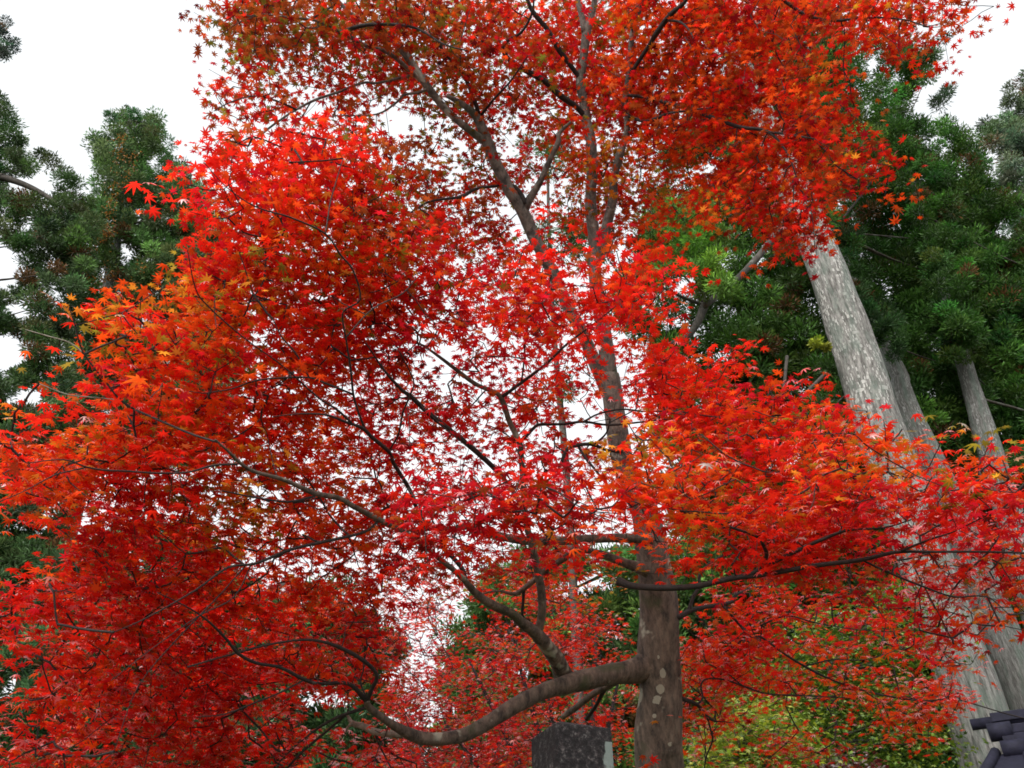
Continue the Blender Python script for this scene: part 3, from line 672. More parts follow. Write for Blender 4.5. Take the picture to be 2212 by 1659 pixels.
# ------------------------------------------------------------------ cedars
def in_poly(x, y, poly):
    poly = np.array(poly, float); c = np.zeros(len(x), bool); j = len(poly) - 1
    for i in range(len(poly)):
        xi, yi = poly[i]; xj, yj = poly[j]
        hit = ((yi > y) != (yj > y)) & (x < (xj - xi) * (y - yi) / (yj - yi + 1e-9) + xi)
        c ^= hit; j = i
    return c
def vnoise(x, y, s, seed=0):
    r_ = np.random.default_rng(seed); G = r_.random((64, 64))
    gx = (x / s) % 62; gy = (y / s) % 62; i = gx.astype(int); j = gy.astype(int); fx = gx - i; fy = gy - j
    fx = fx * fx * (3 - 2 * fx); fy = fy * fy * (3 - 2 * fy)
    return (G[j, i] * (1 - fx) + G[j, i + 1] * fx) * (1 - fy) + (G[j + 1, i] * (1 - fx) + G[j + 1, i + 1] * fx) * fy
def needle_crown(parent, poly, Y, thick, dens, tuft_r, green, holes=(), blades=95, bl=.17, bw=.028, seed=0, brown=.06, name='crown', extra=None, up=.35, thr=.27):
    xs = np.array([p[0] for p in poly]); ys = np.array([p[1] for p in poly])
    A = (xs.max() - xs.min()) * (ys.max() - ys.min())
    rp = tuft_r * F / (Y * 1.12) / K
    n = int(A * dens * 2.3 / (math.pi * rp * rp)); bw *= .68; bl *= .9; blades = int(blades * 2.6)
    x = rng.uniform(xs.min(), xs.max(), n); y = rng.uniform(ys.min(), ys.max(), n)
    m = in_poly(x + rng.normal(0, rp * .3, n), y + rng.normal(0, rp * .3, n), poly)
    for (hx, hy, hw, hh) in holes: m &= ((x - hx) / (hw + rp * .55)) ** 2 + ((y - hy) / (hh + rp * .55)) ** 2 > 1
    m &= vnoise(x, y, 42, seed) * .6 + vnoise(x, y, 19, seed + 1) * .4 > thr
    x, y = x[m], y[m]; n = len(x)
    Yd = Y + rng.uniform(-1, 1, n) * thick
    c = PY(x, y, Yd)
    if extra is not None: c = np.vstack([c, extra]); n = len(c)
    c = c[c[:, 2] > .6]; n = len(c)
    if n == 0: return c
    cnt = blades; m = n * cnt
    u = rng.normal(0, 1, (m, 3)); u /= np.linalg.norm(u, axis=1)[:, None]
    rr = tuft_r * np.repeat(rng.uniform(.65, 1.3, n), cnt)
    rad = rng.random(m) ** .55
    base = np.repeat(c, cnt, axis=0) + u * (rr * rad)[:, None] * np.array([1, 1, .62])
    dr = u * 1.0 + np.array([0, 0, up]) + rng.normal(0, .38, (m, 3)); dr /= np.linalg.norm(dr, axis=1)[:, None]
    side = np.cross(dr, rng.normal(0, 1, (m, 3))); side /= np.linalg.norm(side, axis=1)[:, None]
    ll = bl * rng.uniform(.6, 1.35, m)[:, None]; ww = bw * rng.uniform(.7, 1.3, m)[:, None]
    v0 = base; v1 = base + dr * ll * .45 + side * ww; v2 = base + dr * ll; v3 = base + dr * ll * .45 - side * ww
    V = np.stack([v0, v1, v2, v3], 1).reshape(-1, 3)
    q = np.arange(m * 4).reshape(-1, 4)
    # colour: tuft to tuft differences, blades darker towards the middle of the tuft, some brown shoots
    tc = np.exp(rng.normal(0, .36, n))[:, None] * np.array(green)[None] * np.exp(rng.normal(0, .12, (n, 3)))
    bm = rng.random(n) < brown
    tc[bm] = np.array([.10, .05, .02]) * np.exp(rng.normal(0, .3, (bm.sum(), 1)))
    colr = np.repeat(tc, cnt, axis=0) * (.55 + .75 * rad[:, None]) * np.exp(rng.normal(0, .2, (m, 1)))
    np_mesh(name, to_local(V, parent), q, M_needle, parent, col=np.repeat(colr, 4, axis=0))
    return c
def cedar_trunk(parent, pts, Y, mat, sides=20, to_ground=True):
    P = np.array([PY(np.array([p[0]]), np.array([p[1]]), np.array([Y]))[0] for p in pts])
    d = P[:, 1] * cp + (P[:, 2] - CAMZ) * sp
    r = np.array([p[2] for p in pts]) * K * d / F / 2 / np.sqrt(1 + ((P[-1, 0] - P[0, 0]) / (P[-1, 2] - P[0, 2])) ** 2)
    if to_ground:                          # points run top to bottom; carry on down to the ground
        dirv = (P[-1] - P[-2]); dirv /= -dirv[2]
        z0 = P[-1][2]; k = np.array([.35, .7, .92, 1.02]) * z0
        ext = np.array([P[-1] + dirv * kk * np.array([.5, .5, 1]) for kk in k]); P = np.vstack([P, ext]); r = np.concatenate([r, r[-1] * np.array([1.08, 1.2, 1.5, 1.9])])
    q, rr = smooth_path(P, r, 5)
    mb = MB(); mb.add(tube(q[::-1], rr[::-1], sides, bump=.022)); mb.build('trunk', mat, parent)
    return q
def cedar_limbs(parent, axis, targets, mat, r0=.06, name='limbs', n=30, droop=.5):
    if len(targets) == 0: return
    mb = MB(); sel = rng.choice(len(targets), min(n, len(targets)), replace=False)
    for k in sel:
        t = targets[k]; h = np.linalg.norm(axis[:, :2] - t[:2], axis=1).min()
        za = t[2] + rng.uniform(-.1, .45) * h * droop * 2
        a = axis[np.argmin(abs(axis[:, 2] - za))]
        mid = (a + t) / 2 + np.array([0, 0, -.06 * h])
        f_ = rng.uniform(.35, .9); q, r = smooth_path([a, mid + rng.normal(0, .05 * h + .05, 3), t + rng.normal(0, .1, 3)], [r0 * f_, r0 * .6 * f_, r0 * .15], 4); mb.add(tube(q, r, 6, cap=False))
    o = mb.build(name, mat, parent); o['kind'] = 'stuff'

def base_of(x, y, Y):
    p = PY(np.array([float(x)]), np.array([float(y)]), np.array([float(Y)]))[0]; return (p[0], p[1], 0)
GR = 'cedars standing behind the maple'
# tall cedar with the pale trunk
pts1 = [(1560, 20, 34), (1606, 155, 46), (1687, 345, 62), (1770, 540, 77), (1867, 815, 95), (1893, 904, 102), (1990, 1190, 112), (2094, 1494, 125), (2142, 1640, 131)]
t1 = empty('cedar_tree', base_of(2180, 1640, 15.5), 'tall cedar with the thickest pale grey trunk, flecked with white bark, rising past the roof', 'tree', GR)
ax1 = cedar_trunk(t1, pts1, 15.5, M_cedar, 36)
H = [(1330, 640), (1350, 560), (1370, 500), (1400, 440), (1440, 330), (1500, 260), (1560, 150), (1600, 40), (1640, -60), (1800, -60), (1850, 200), (1800, 380), (1790, 460), (1780, 540), (1850, 760), (1900, 950), (1950, 1280), (1500, 1280), (1450, 900), (1400, 720), (1350, 720)]
holesH = [(1468, 630, 16, 13), (1501, 600, 10, 8), (1506, 715, 12, 10), (1556, 570, 13, 13), (1361, 527, 12, 8), (1406, 275, 10, 14), (1491, 385, 16, 10), (1416, 385, 14, 7), (1440, 700, 14, 8), (1400, 660, 10, 8), (1684, 1004, 14, 7), (1699, 975, 6, 12), (1560, 760, 9, 7), (1720, 1000, 9, 6), (1620, 30, 8, 10)]
c1 = needle_crown(t1, H, 17.6, 1.6, 5.4, .36, (.05, .11, .02), holesH, thr=.2, seed=3, brown=.05)
cF = needle_crown(t1, [(1370, 520), (1400, 480), (1450, 440), (1530, 430), (1570, 480), (1560, 560), (1590, 620), (1500, 640), (1430, 600), (1370, 560)], 13.8, .9, 2.8, .26, (.105, .19, .03), [(1468, 630, 16, 13)], bl=.15, bw=.022, seed=5, brown=.02, name='crown')
cedar_limbs(t1, ax1, np.vstack([c1, cF]), M_darkbark, .05, n=16)
mb = MB()
for path in ([(1700, 470, 20), (1650, 540, 17), (1600, 595, 15), (1560, 630, 13), (1522, 660, 16)], [(1522, 660, 22), (1505, 700, 18), (1480, 730, 14), (1440, 745, 8)], [(1522, 660, 10), (1470, 640, 7), (1430, 620, 4)], [(1522, 658, 8), (1490, 610, 6), (1450, 570, 3)], [(1524, 658, 7), (1522, 610, 5), (1530, 560, 3)], [(1780, 810, 9), (1740, 850, 7), (1700, 900, 5)], [(1700, 770, 8), (1690, 850, 6), (1660, 900, 4)]):
    P = [PY(np.array([p[0]]), np.array([p[1]]), np.array([15.4 - .3 * i]))[0] for i, p in enumerate(path)]
    q, r = smooth_path(P, [p[2] * K * 19 / F / 2 for p in path], 4); mb.add(tube(q, r, 8))
mb.build('boughs', M_darkbark, t1)
# epicormic sprig at the trunk's left
sp_ = needle_crown(t1, [(1738, 728), (1752, 720), (1778, 735), (1788, 748), (1770, 752), (1745, 744)], 15.0, .12, 1.2, .11, (.22, .3, .03), blades=60, bl=.1, name='crown', brown=0)

t2 = empty('cedar_tree', base_of(2190, 1500, 22), 'cedar with a slimmer smooth grey trunk close behind the thickest pale trunk', 'tree', GR)
ax2 = cedar_trunk(t2, [(1800, 500, 16), (1850, 627, 22), (1938, 800, 34), (1945, 829, 38), (1960, 879, 46), (2040, 1060, 60), (2164, 1369, 78), (2225, 1520, 84)], 22, M_cedar2, 22)
I = [(1750, 120), (1880, 60), (1990, 100), (2040, 80), (2050, 115), (2020, 135), (2022, 170), (1985, 205), (1960, 230), (1975, 250), (2030, 262), (2080, 280), (2130, 305), (2145, 345), (2150, 400), (2175, 430), (2190, 480), (2250, 520), (2300, 900), (2300, 1320), (2010, 1330), (1990, 1100), (1925, 900), (1870, 760), (1800, 600), (1780, 560), (1780, 420), (1700, 300)]
c2 = needle_crown(t2, I, 24.5, 1.5, 4.2, .46, (.045, .105, .02), [(2176, 502, 18, 15), (2150, 330, 14, 26), (1990, 235, 10, 14), (1885, 135, 9, 5)], bl=.22, bw=.036, seed=9, brown=.05)
needle_crown(t2, [(2000, 205), (2025, 188), (2050, 182), (2062, 196), (2045, 214), (2040, 245), (2020, 250), (2015, 225)], 24, .3, 2.0, .34, (.05, .075, .04), blades=60, bl=.22, bw=.03, name='crown')
needle_crown(t2, [(1800, 330), (1850, 260), (1910, 270), (1935, 320), (1940, 360), (1890, 370), (1830, 350)], 21.5, .4, 3.2, .34, (.11, .2, .035), bl=.2, bw=.03, name='crown', brown=.02)
needle_crown(t2, [(1790, 480), (1840, 500), (1880, 600), (1935, 700), (1950, 760), (1915, 790), (1880, 740), (1840, 640)], 20.6, .4, 3.5, .34, (.045, .10, .03), seed=91, name='crown')
cedar_limbs(t2, ax2, c2, M_darkbark, .07, n=14)
t3 = empty('cedar_tree', base_of(2200, 1300, 22.6), 'cedar with a thin mottled trunk at the right edge, half lost in dark foliage', 'tree', GR)
ax3 = cedar_trunk(t3, [(1930, 250, 6), (2030, 600, 18), (2084, 790, 34), (2133, 954, 50), (2184, 1129, 58), (2225, 1280, 62)], 22.6, M_cedar2, 18)
c3 = needle_crown(t3, [(1960, 420), (2100, 380), (2230, 440), (2330, 560), (2330, 1300), (2190, 1300), (2150, 950), (2110, 800), (2060, 740), (1960, 700)], 24.9, .8, 3.4, .42, (.05, .115, .02), [(2176, 502, 18, 15), (2110, 850, 34, 60), (2150, 960, 34, 60), (2175, 1060, 30, 60)], bl=.22, bw=.036, seed=19, brown=.07)
needle_crown(t3, [(1850, 500), (2250, 420), (2330, 700), (2330, 1660), (1900, 1660), (1800, 1100)], 30.5, 1.2, 2.2, .6, (.026, .055, .018), [(2176, 502, 18, 15)], bl=.26, bw=.05, seed=29, brown=.05)
needle_crown(t3, [(1900, 240), (1990, 240), (2080, 480), (2110, 640), (2105, 745), (2075, 775), (2040, 740), (1990, 560)], 21.3, .5, 3.6, .36, (.045, .105, .02), seed=93, name='crown')
cedar_limbs(t3, ax3, c3, M_darkbark, .08, n=26)
tj = empty('cedar_tree', base_of(2290, 700, 36), 'pale distant cedar top against the white sky at the upper right edge', 'tree', GR)
axj = cedar_trunk(tj, [(2215, 190, 10), (2290, 500, 40), (2400, 900, 56)], 36, M_darkbark, 10)
cj = needle_crown(tj, [(2178, 205), (2186, 172), (2215, 160), (2330, 200), (2420, 620), (2220, 600), (2190, 500), (2160, 420), (2150, 360), (2135, 330), (2122, 275), (2150, 255), (2172, 240)], 36, 1.5, 4.6, .55, (.11, .15, .09), bl=.3, bw=.05, seed=33, brown=.12)  # haze of the distance put into the paler needle colour
cedar_limbs(tj, axj, cj, M_darkbark, .08, n=20)
# centre: cedar between the limbs, left and right of the trunk
tg = empty('cedar_tree', base_of(1420, 1600, 21), 'light green cedar seen between the limbs behind the maple trunk', 'tree', GR)
axg = cedar_trunk(tg, [(1330, 1180, 16), (1380, 1400, 24), (1410, 1600, 28)], 21, M_darkbark, 10)
cg = needle_crown(tg, [(1005, 1350), (1030, 1300), (1060, 1235), (1110, 1200), (1150, 1190), (1250, 1185), (1380, 1190), (1640, 1230), (1625, 1340), (1700, 1430), (1620, 1520), (1700, 1700), (975, 1700), (960, 1520), (985, 1400)], 21, 1.6, 4.2, .4, (.085, .16, .04), [(1226, 1277, 28, 17), (1268, 1259, 18, 8), (1338, 1374, 7, 7), (1300, 1270, 10, 6)], bl=.19, bw=.032, seed=41, brown=.04)
cedar_limbs(tg, axg, cg, M_darkbark, .07, n=26)
ts = empty('cedar_tree', base_of(1235, 1300, 19), 'slender sparse cedar with bare thin trunk, seen through the middle of the maple', 'tree', GR)
axs = cedar_trunk(ts, [(1182, 290, 5), (1186, 500, 8), (1200, 760, 12), (1222, 1000, 16), (1240, 1300, 20)], 19, M_darkbark, 10)
cs_ = []
for pl in ([(1165, 300), (1200, 285), (1228, 310), (1225, 370), (1205, 400), (1170, 380)], [(1165, 470), (1200, 450), (1232, 470), (1290, 480), (1310, 540), (1270, 590), (1220, 560), (1180, 560), (1160, 520)], [(1185, 820), (1215, 805), (1250, 835), (1230, 862), (1195, 855)], [(1120, 310), (1150, 300), (1155, 330), (1130, 335)], [(1180, 640), (1230, 640), (1240, 680), (1190, 680)]):
    cs_.append(needle_crown(ts, pl, 19, .8, 2.2, .32, (.07, .12, .035), blades=70, bl=.17, bw=.026, name='crown', brown=.02))
cedar_limbs(ts, axs, np.vstack(cs_), M_darkbark, .04, n=26)
# left: three cedars
ta = empty('cedar_tree', base_of(-140, 1300, 21), 'dark cedar at the left edge, its boughs reaching over white sky', 'tree', GR)
axa = cedar_trunk(ta, [(-60, -300, 20), (-110, 300, 50), (-150, 800, 70), (-170, 1300, 85)], 21, M_darkbark, 16)
hA = [(80, 398, 44, 15), (20, 400, 10, 6), (62, 487, 12, 9), (8, 585, 34, 42), (12, 765, 46, 38), (50, 680, 15, 18), (62, 855, 26, 14), (103, 1118, 15, 28), (22, 1490, 32, 28), (15, 870, 10, 8), (120, 640, 12, 14)]
ca = needle_crown(ta, [(-260, 150), (-60, 205), (0, 214), (28, 250), (40, 300), (58, 335), (70, 315), (108, 322), (122, 365), (155, 385), (185, 430), (205, 470), (200, 540), (170, 600), (165, 700), (180, 800), (205, 900), (215, 980), (150, 1100), (130, 1250), (60, 1400), (-60, 1520), (-260, 1500)], 21, 1.2, 4.6, .34, (.065, .115, .04), hA, thr=.2, seed=51, brown=.06)
ca2 = needle_crown(ta, [(-120, 25), (15, 42), (22, 70), (36, 100), (30, 115), (10, 122), (-120, 135)], 21, .4, 3.5, .26, (.075, .11, .08), blades=60, bl=.16, name='crown', seed=52)
cedar_limbs(ta, axa, np.vstack([ca, ca2]), M_darkbark, .09, n=34)
mb = MB(); P = [PY(np.array([p[0]]), np.array([p[1]]), np.array([20.6]))[0] for p in ((-90, 370), (0, 382), (60, 402), (110, 430), (160, 470))]
q, r = smooth_path(P, [.2, .14, .11, .08, .03], 4); mb.add(tube(q, r, 8)); mb.build('boughs', M_darkbark, ta)
tb = empty('cedar_tree', base_of(210, 1100, 25), 'full cone shaped cedar with orange brown seed strings, against the sky at upper left', 'tree', GR)
axb = cedar_trunk(tb, [(282, 240, 6), (265, 380, 16), (245, 560, 26), (222, 700, 32), (180, 1000, 40)], 25, M_cedar2, 14)
B = [(275, 235), (295, 248), (328, 243), (345, 262), (362, 300), (370, 330), (398, 360), (408, 388), (438, 420), (470, 470), (500, 600), (520, 760), (480, 900), (420, 1000), (200, 1010), (180, 900), (165, 760), (160, 620), (165, 500), (200, 425), (208, 380), (205, 330), (218, 298), (240, 282), (252, 247)]
hB = [(250, 519, 6, 6), (170, 549, 11, 10), (265, 546, 8, 8), (225, 600, 9, 14), (232, 616, 11, 9), (118, 611, 15, 13), (175, 893, 20, 16), (225, 895, 20, 16), (205, 918, 18, 12), (330, 355, 8, 8), (300, 700, 10, 8), (240, 700, 8, 10), (200, 800, 8, 8)]
cb = needle_crown(tb, B, 25, 1.9, 5.4, .40, (.085, .145, .048), hB, thr=.12, bl=.2, bw=.033, seed=61, brown=.03)
# hanging strings of brown cones
bs = []
for (x0, y0, x1, y1, n_) in ((262, 290, 255, 380, 16), (250, 400, 225, 520, 20), (205, 440, 180, 620, 26), (290, 330, 270, 420, 8), (235, 560, 205, 700, 16), (305, 560, 270, 700, 10), (180, 480, 150, 640, 12)):
    tt = rng.random(n_); bs.append(PY(x0 + (x1 - x0) * tt + rng.normal(0, 5, n_), y0 + (y1 - y0) * tt, np.full(n_, 22.9)))
bs = np.vstack(bs)
nn = 11; m_ = len(bs) * nn; pb = np.repeat(bs, nn, axis=0) + rng.normal(0, .13, (m_, 3))
leaves_mesh('cones', pb, rng.normal(0, 1, (m_, 3)), np.full(m_, .045), np.array([.3, .13, .03]) * np.exp(rng.normal(0, .35, (m_, 1))), M_gleaf, tb, tv=np.array([(-1, 0, 0), (0, -.7, 0), (1, 0, 0), (0, .7, 0.0)]), tf=np.array([[0, 1, 2, 3]]), curl=False)
cedar_limbs(tb, axb, cb, M_darkbark, .08, n=34)
tf_ = empty('cedar_tree', base_of(560, 1650, 17.5), 'dark low cedar seen through gaps under the maple at the lower left', 'tree', GR)
axf = cedar_trunk(tf_, [(640, 1250, 14), (620, 1450, 24), (600, 1650, 30)], 17.5, M_darkbark, 12)
cf = needle_crown(tf_, [(120, 1200), (330, 1130), (420, 1150), (520, 1250), (640, 1290), (760, 1260), (850, 1330), (860, 1420), (850, 1500), (900, 1600), (960, 1659), (960, 1720), (-150, 1720), (-150, 1520), (60, 1400)], 17.5, 1.2, 4.0, .36, (.045, .1, .035), [(748, 1522, 24, 13), (567, 1277, 15, 11), (150, 1584, 12, 8), (95, 1624, 14, 8), (145, 1645, 9, 9), (770, 1307, 14, 9), (22, 1490, 32, 28), (675, 1530, 8, 8), (640, 1290, 10, 8), (860, 1560, 12, 8)], seed=71, brown=.03)
cedar_limbs(tf_, axf, cf, M_darkbark, .07, n=26)

# ------------------------------------------------------------------ broadleaf trees at the lower right
SV = np.array([(0, 0, 0), (-.28, .35, 0), (0, 1, -.15), (.28, .35, 0), (.75, .62, -.1), (.33, .05, 0), (-.33, .05, 0), (-.75, .62, -.1), (.62, -.25, -.06), (-.62, -.25, -.06), (0, -.3, 0)], float)
SF = np.array([[0, 1, 2, 3], [0, 3, 4, 5], [0, 6, 7, 1], [0, 5, 8, 10], [0, 10, 9, 6]])
def broadleaf(label, poly, Y, thick, n, cols, base, h, size=.05, holes=(), spread=.3, group='green and yellow maples at the lower right'):
    xs = [p[0] for p in poly]; ys = [p[1] for p in poly]
    o = empty('maple_tree', base, label, 'tree', group)
    x = rng.uniform(min(xs), max(xs), n * 3); y = rng.uniform(min(ys), max(ys), n * 3)
    m = in_poly(x, y, poly) & (vnoise(x, y, 30, n) > .25)
    for (hx, hy, hw, hh) in holes: m &= ((x - hx) / hw) ** 2 + ((y - hy) / hh) ** 2 > 1
    x, y = x[m][:n], y[m][:n]
    c = PY(x, y, Y + rng.uniform(-1, 1, len(x)) * thick); c = c[c[:, 2] > .5]
    k = len(c); cnt = rng.poisson(16, k) + 3; idx = np.repeat(np.arange(k), cnt); mm = len(idx)
    off = rng.normal(0, 1, (mm, 3)) * np.array([spread, spread, spread * .28])
    off[:, 2] -= .25 * (off[:, 0] ** 2 + off[:, 1] ** 2) / spread
    nrm = np.array([0, 0, 1.0]) + rng.normal(0, .38, (mm, 3)) + off * .5
    cc = np.array(cols)[rng.integers(0, len(cols), k)][idx] * np.exp(rng.normal(0, .22, (mm, 1)))
    leaves_mesh('crown', c[idx] + off, nrm, size * np.exp(rng.normal(0, .2, mm)), cc, M_gleaf if cols[0][1] > cols[0][0] * .6 else M_leaf, o, tv=SV, tf=SF)
    b = np.array(base); mb = MB(); top = c.mean(0); top[2] = c[:, 2].max() * .8
    tpth, tr = smooth_path([b + [0, 0, -.1], b + [.1, 0, h * .35], (b + top) / 2 + [-.1, 0, h * .1], top], [.16, .12, .08, .03], 5)
    mb.add(tube(tpth, tr, 12, bump=.02)); mb.build('trunk', M_darkbark, o)
    cedar_limbs(o, tpth, c, M_darkbark, .035, name='branches', n=45, droop=-.6)
    return o
broadleaf('bright yellow green maple low beside the maple trunk, at the bottom edge', [(1470, 1700), (1500, 1600), (1540, 1545), (1600, 1505), (1680, 1505), (1720, 1540), (1740, 1620), (1740, 1720)], 12.5, .8, 330, [(.32, .37, .035), (.38, .37, .055), (.2, .29, .025), (.13, .2, .02)], base_of(1640, 1659, 12.8), 3.0)
broadleaf('green leaved maple in front of the thickest pale cedar trunk, left of the roof', [(1560, 1400), (1640, 1400), (1700, 1370), (1720, 1330), (1780, 1290), (1900, 1270), (1980, 1250), (1985, 1330), (1985, 1400), (1995, 1490), (2035, 1640), (2040, 1740), (1540, 1740), (1640, 1560), (1560, 1480)], 14.2, .5, 1000, [(.11, .2, .02), (.16, .26, .025), (.07, .13, .02), (.2, .26, .03)], base_of(1800, 1659, 14.4), 3.4, holes=[(1830, 1445, 22, 9)])
broadleaf('green leafed maple just right of the thickest pale cedar trunk, above the roof', [(2120, 1280), (2200, 1180), (2300, 1200), (2330, 1740), (2160, 1740)], 24.5, .8, 420, [(.10, .18, .02), (.14, .22, .025)], base_of(2250, 1659, 24.6), 5, size=.08, spread=.45)
broadleaf('dark purple red shrubby maple at the bottom edge among green leaves', [(1700, 1740), (1730, 1655), (1770, 1625), (1850, 1615), (1900, 1645), (1930, 1740)], 12.6, .4, 130, [(.11, .02, .02), (.15, .03, .02)], base_of(1820, 1659, 12.6), 2.6, group=None)
# dark wood far behind the lower right
tl = empty('cedar_tree', base_of(1700, 1600, 28), 'dark green cedar filling the background under the right hand boughs', 'tree', GR)
axl = cedar_trunk(tl, [(1560, 1240, 30), (1640, 1500, 40), (1680, 1640, 44)], 28, M_darkbark, 12)
cl = needle_crown(tl, [(1470, 1300), (1600, 1240), (1900, 1200), (2150, 1180), (2150, 1740), (1450, 1740)], 28, 1.3, 3.4, .55, (.04, .085, .02), [(1830, 1445, 26, 10), (1990, 1480, 5, 5)], bl=.26, bw=.045, seed=81, brown=.06)
cedar_limbs(tl, axl, cl, M_darkbark, .08, n=30)
mb = MB()
for path in ([(1662, 1650, 20), (1672, 1560, 18), (1690, 1480, 17), (1716, 1415, 15), (1745, 1370, 12)],):
    P = [PY(np.array([p[0]]), np.array([p[1]]), np.array([13.6]))[0] for p in path]
    q, r = smooth_path(P, [p[2] * K * 14.5 / F / 2 for p in path], 4); mb.add(tube(q, r, 8))

# ------------------------------------------------------------------ stone pillar
def stone_mat():
    m, t = new_mat('weathered_stone'); L = t.links.new
    tc = N(t, 'ShaderNodeTexCoord')
    n1 = N(t, 'ShaderNodeTexNoise', Scale=26.0, Detail=9.0, Roughness=.75); L(tc.outputs['Object'], n1.inputs['Vector'])
    r1 = ramp(t, [(.42, (.008, .008, .009)), (.53, (.025, .024, .026)), (.60, (.10, .095, .095)), (.7, (.25, .24, .23))]); L(n1.outputs['Fac'], r1.inputs[0])
    n2 = N(t, 'ShaderNodeTexNoise', Scale=3.2, Detail=4.0, Roughness=.6); L(tc.outputs['Object'], n2.inputs['Vector'])
    sx_ = N(t, 'ShaderNodeSeparateXYZ'); L(tc.outputs['Object'], sx_.inputs[0])
    # pale lichen wash along the right edge of the front face, below the top
    g1 = N(t, 'ShaderNodeMath', operation='MULTIPLY_ADD'); g1.inputs[1].default_value = 2.4; g1.inputs[2].default_value = 0.0; L(sx_.outputs['X'], g1.inputs[0])
    g2 = N(t, 'ShaderNodeMath', operation='ADD'); L(g1.outputs[0], g2.inputs[0]); L(n2.outputs['Fac'], g2.inputs[1])
    z1 = N(t, 'ShaderNodeMath', operation='LESS_THAN'); z1.inputs[1].default_value = 2.77; L(sx_.outputs['Z'], z1.inputs[0])
    r2 = ramp(t, [(.74, (0, 0, 0)), (.77, (1, 1, 1))]); L(g2.outputs[0], r2.inputs[0])
    mu = N(t, 'ShaderNodeMath', operation='MULTIPLY'); L(r2.outputs[0], mu.inputs[0]); L(z1.outputs[0], mu.inputs[1])
    mx = N(t, 'ShaderNodeMixRGB'); mx.inputs['Color2'].default_value = (.22, .28, .26, 1); L(mu.outputs[0], mx.inputs['Fac']); L(r1.outputs[0], mx.inputs['Color1'])
    p = N(t, 'ShaderNodeBsdfPrincipled', Roughness=.9); L(mx.outputs[0], p.inputs['Base Color'])
    b = N(t, 'ShaderNodeBump', Strength=.8, Distance=.02); L(n1.outputs['Fac'], b.inputs['Height']); L(b.outputs[0], p.inputs['Normal'])
    o = N(t, 'ShaderNodeOutputMaterial'); L(p.outputs[0], o.inputs['Surface'])
    return m
fl = PY(np.array([1199.]), np.array([1561.]), np.array([5.0]))[0]; fr = PY(np.array([1321.]), np.array([1573.]), np.array([5.12]))[0]
ztop = fl[2]; e1 = (fr - fl)[:2]; wst = np.linalg.norm(e1); e1 /= wst; e2 = np.array([-e1[1], e1[0]])
ang = math.atan2(e1[1], e1[0]); cxy = fl[:2] + e1 * wst / 2 + e2 * .19
import bmesh
def bm_obj(name, bm, mat, parent=None, bevel=0):
    if bevel: bmesh.ops.bevel(bm, geom=[e for e in bm.edges], offset=bevel, segments=2, affect='EDGES', profile=.6)
    bmesh.ops.recalc_face_normals(bm, faces=bm.faces)
    me = bpy.data.meshes.new(name); bm.to_mesh(me); bm.free(); me.materials.append(mat)
    return link(bpy.data.objects.new(name, me), parent)
bm = bmesh.new(); hw = wst / 2; hd = .19
vb = []
for z, s in ((-.1, 1.03), (ztop, 1.0)): vb.append([bm.verts.new((sx0 * hw * s, sy0 * hd * s, z)) for sx0, sy0 in ((-1, -1), (1, -1), (1, 1), (-1, 1))])
apex = bm.verts.new((-.05, .02, ztop + .075))
for i in range(4):
    bm.faces.new((vb[0][i], vb[0][(i + 1) % 4], vb[1][(i + 1) % 4], vb[1][i])); bm.faces.new((vb[1][i], vb[1][(i + 1) % 4], apex))
bm.faces.new(vb[0][::-1])
bmesh.ops.subdivide_edges(bm, edges=[e for e in bm.edges if e.calc_length() > 1], cuts=14)
M_stone = stone_mat()
stone = bm_obj('stone_pillar', bm, M_stone)
for v in stone.data.vertices:
    if v.co.z < ztop - .01: v.co.x += random.uniform(-.004, .004); v.co.y += random.uniform(-.004, .004)
bv = stone.modifiers.new('bevel', 'BEVEL'); bv.width = .008; bv.segments = 2; bv.limit_method = 'ANGLE'
stone.location = (cxy[0], cxy[1], 0); stone.rotation_euler = (0, 0, ang)
stone['label'] = 'dark weathered square stone pillar with low pointed top, left of the maple trunk'; stone['category'] = 'stone pillar'; stone['kind'] = 'thing'

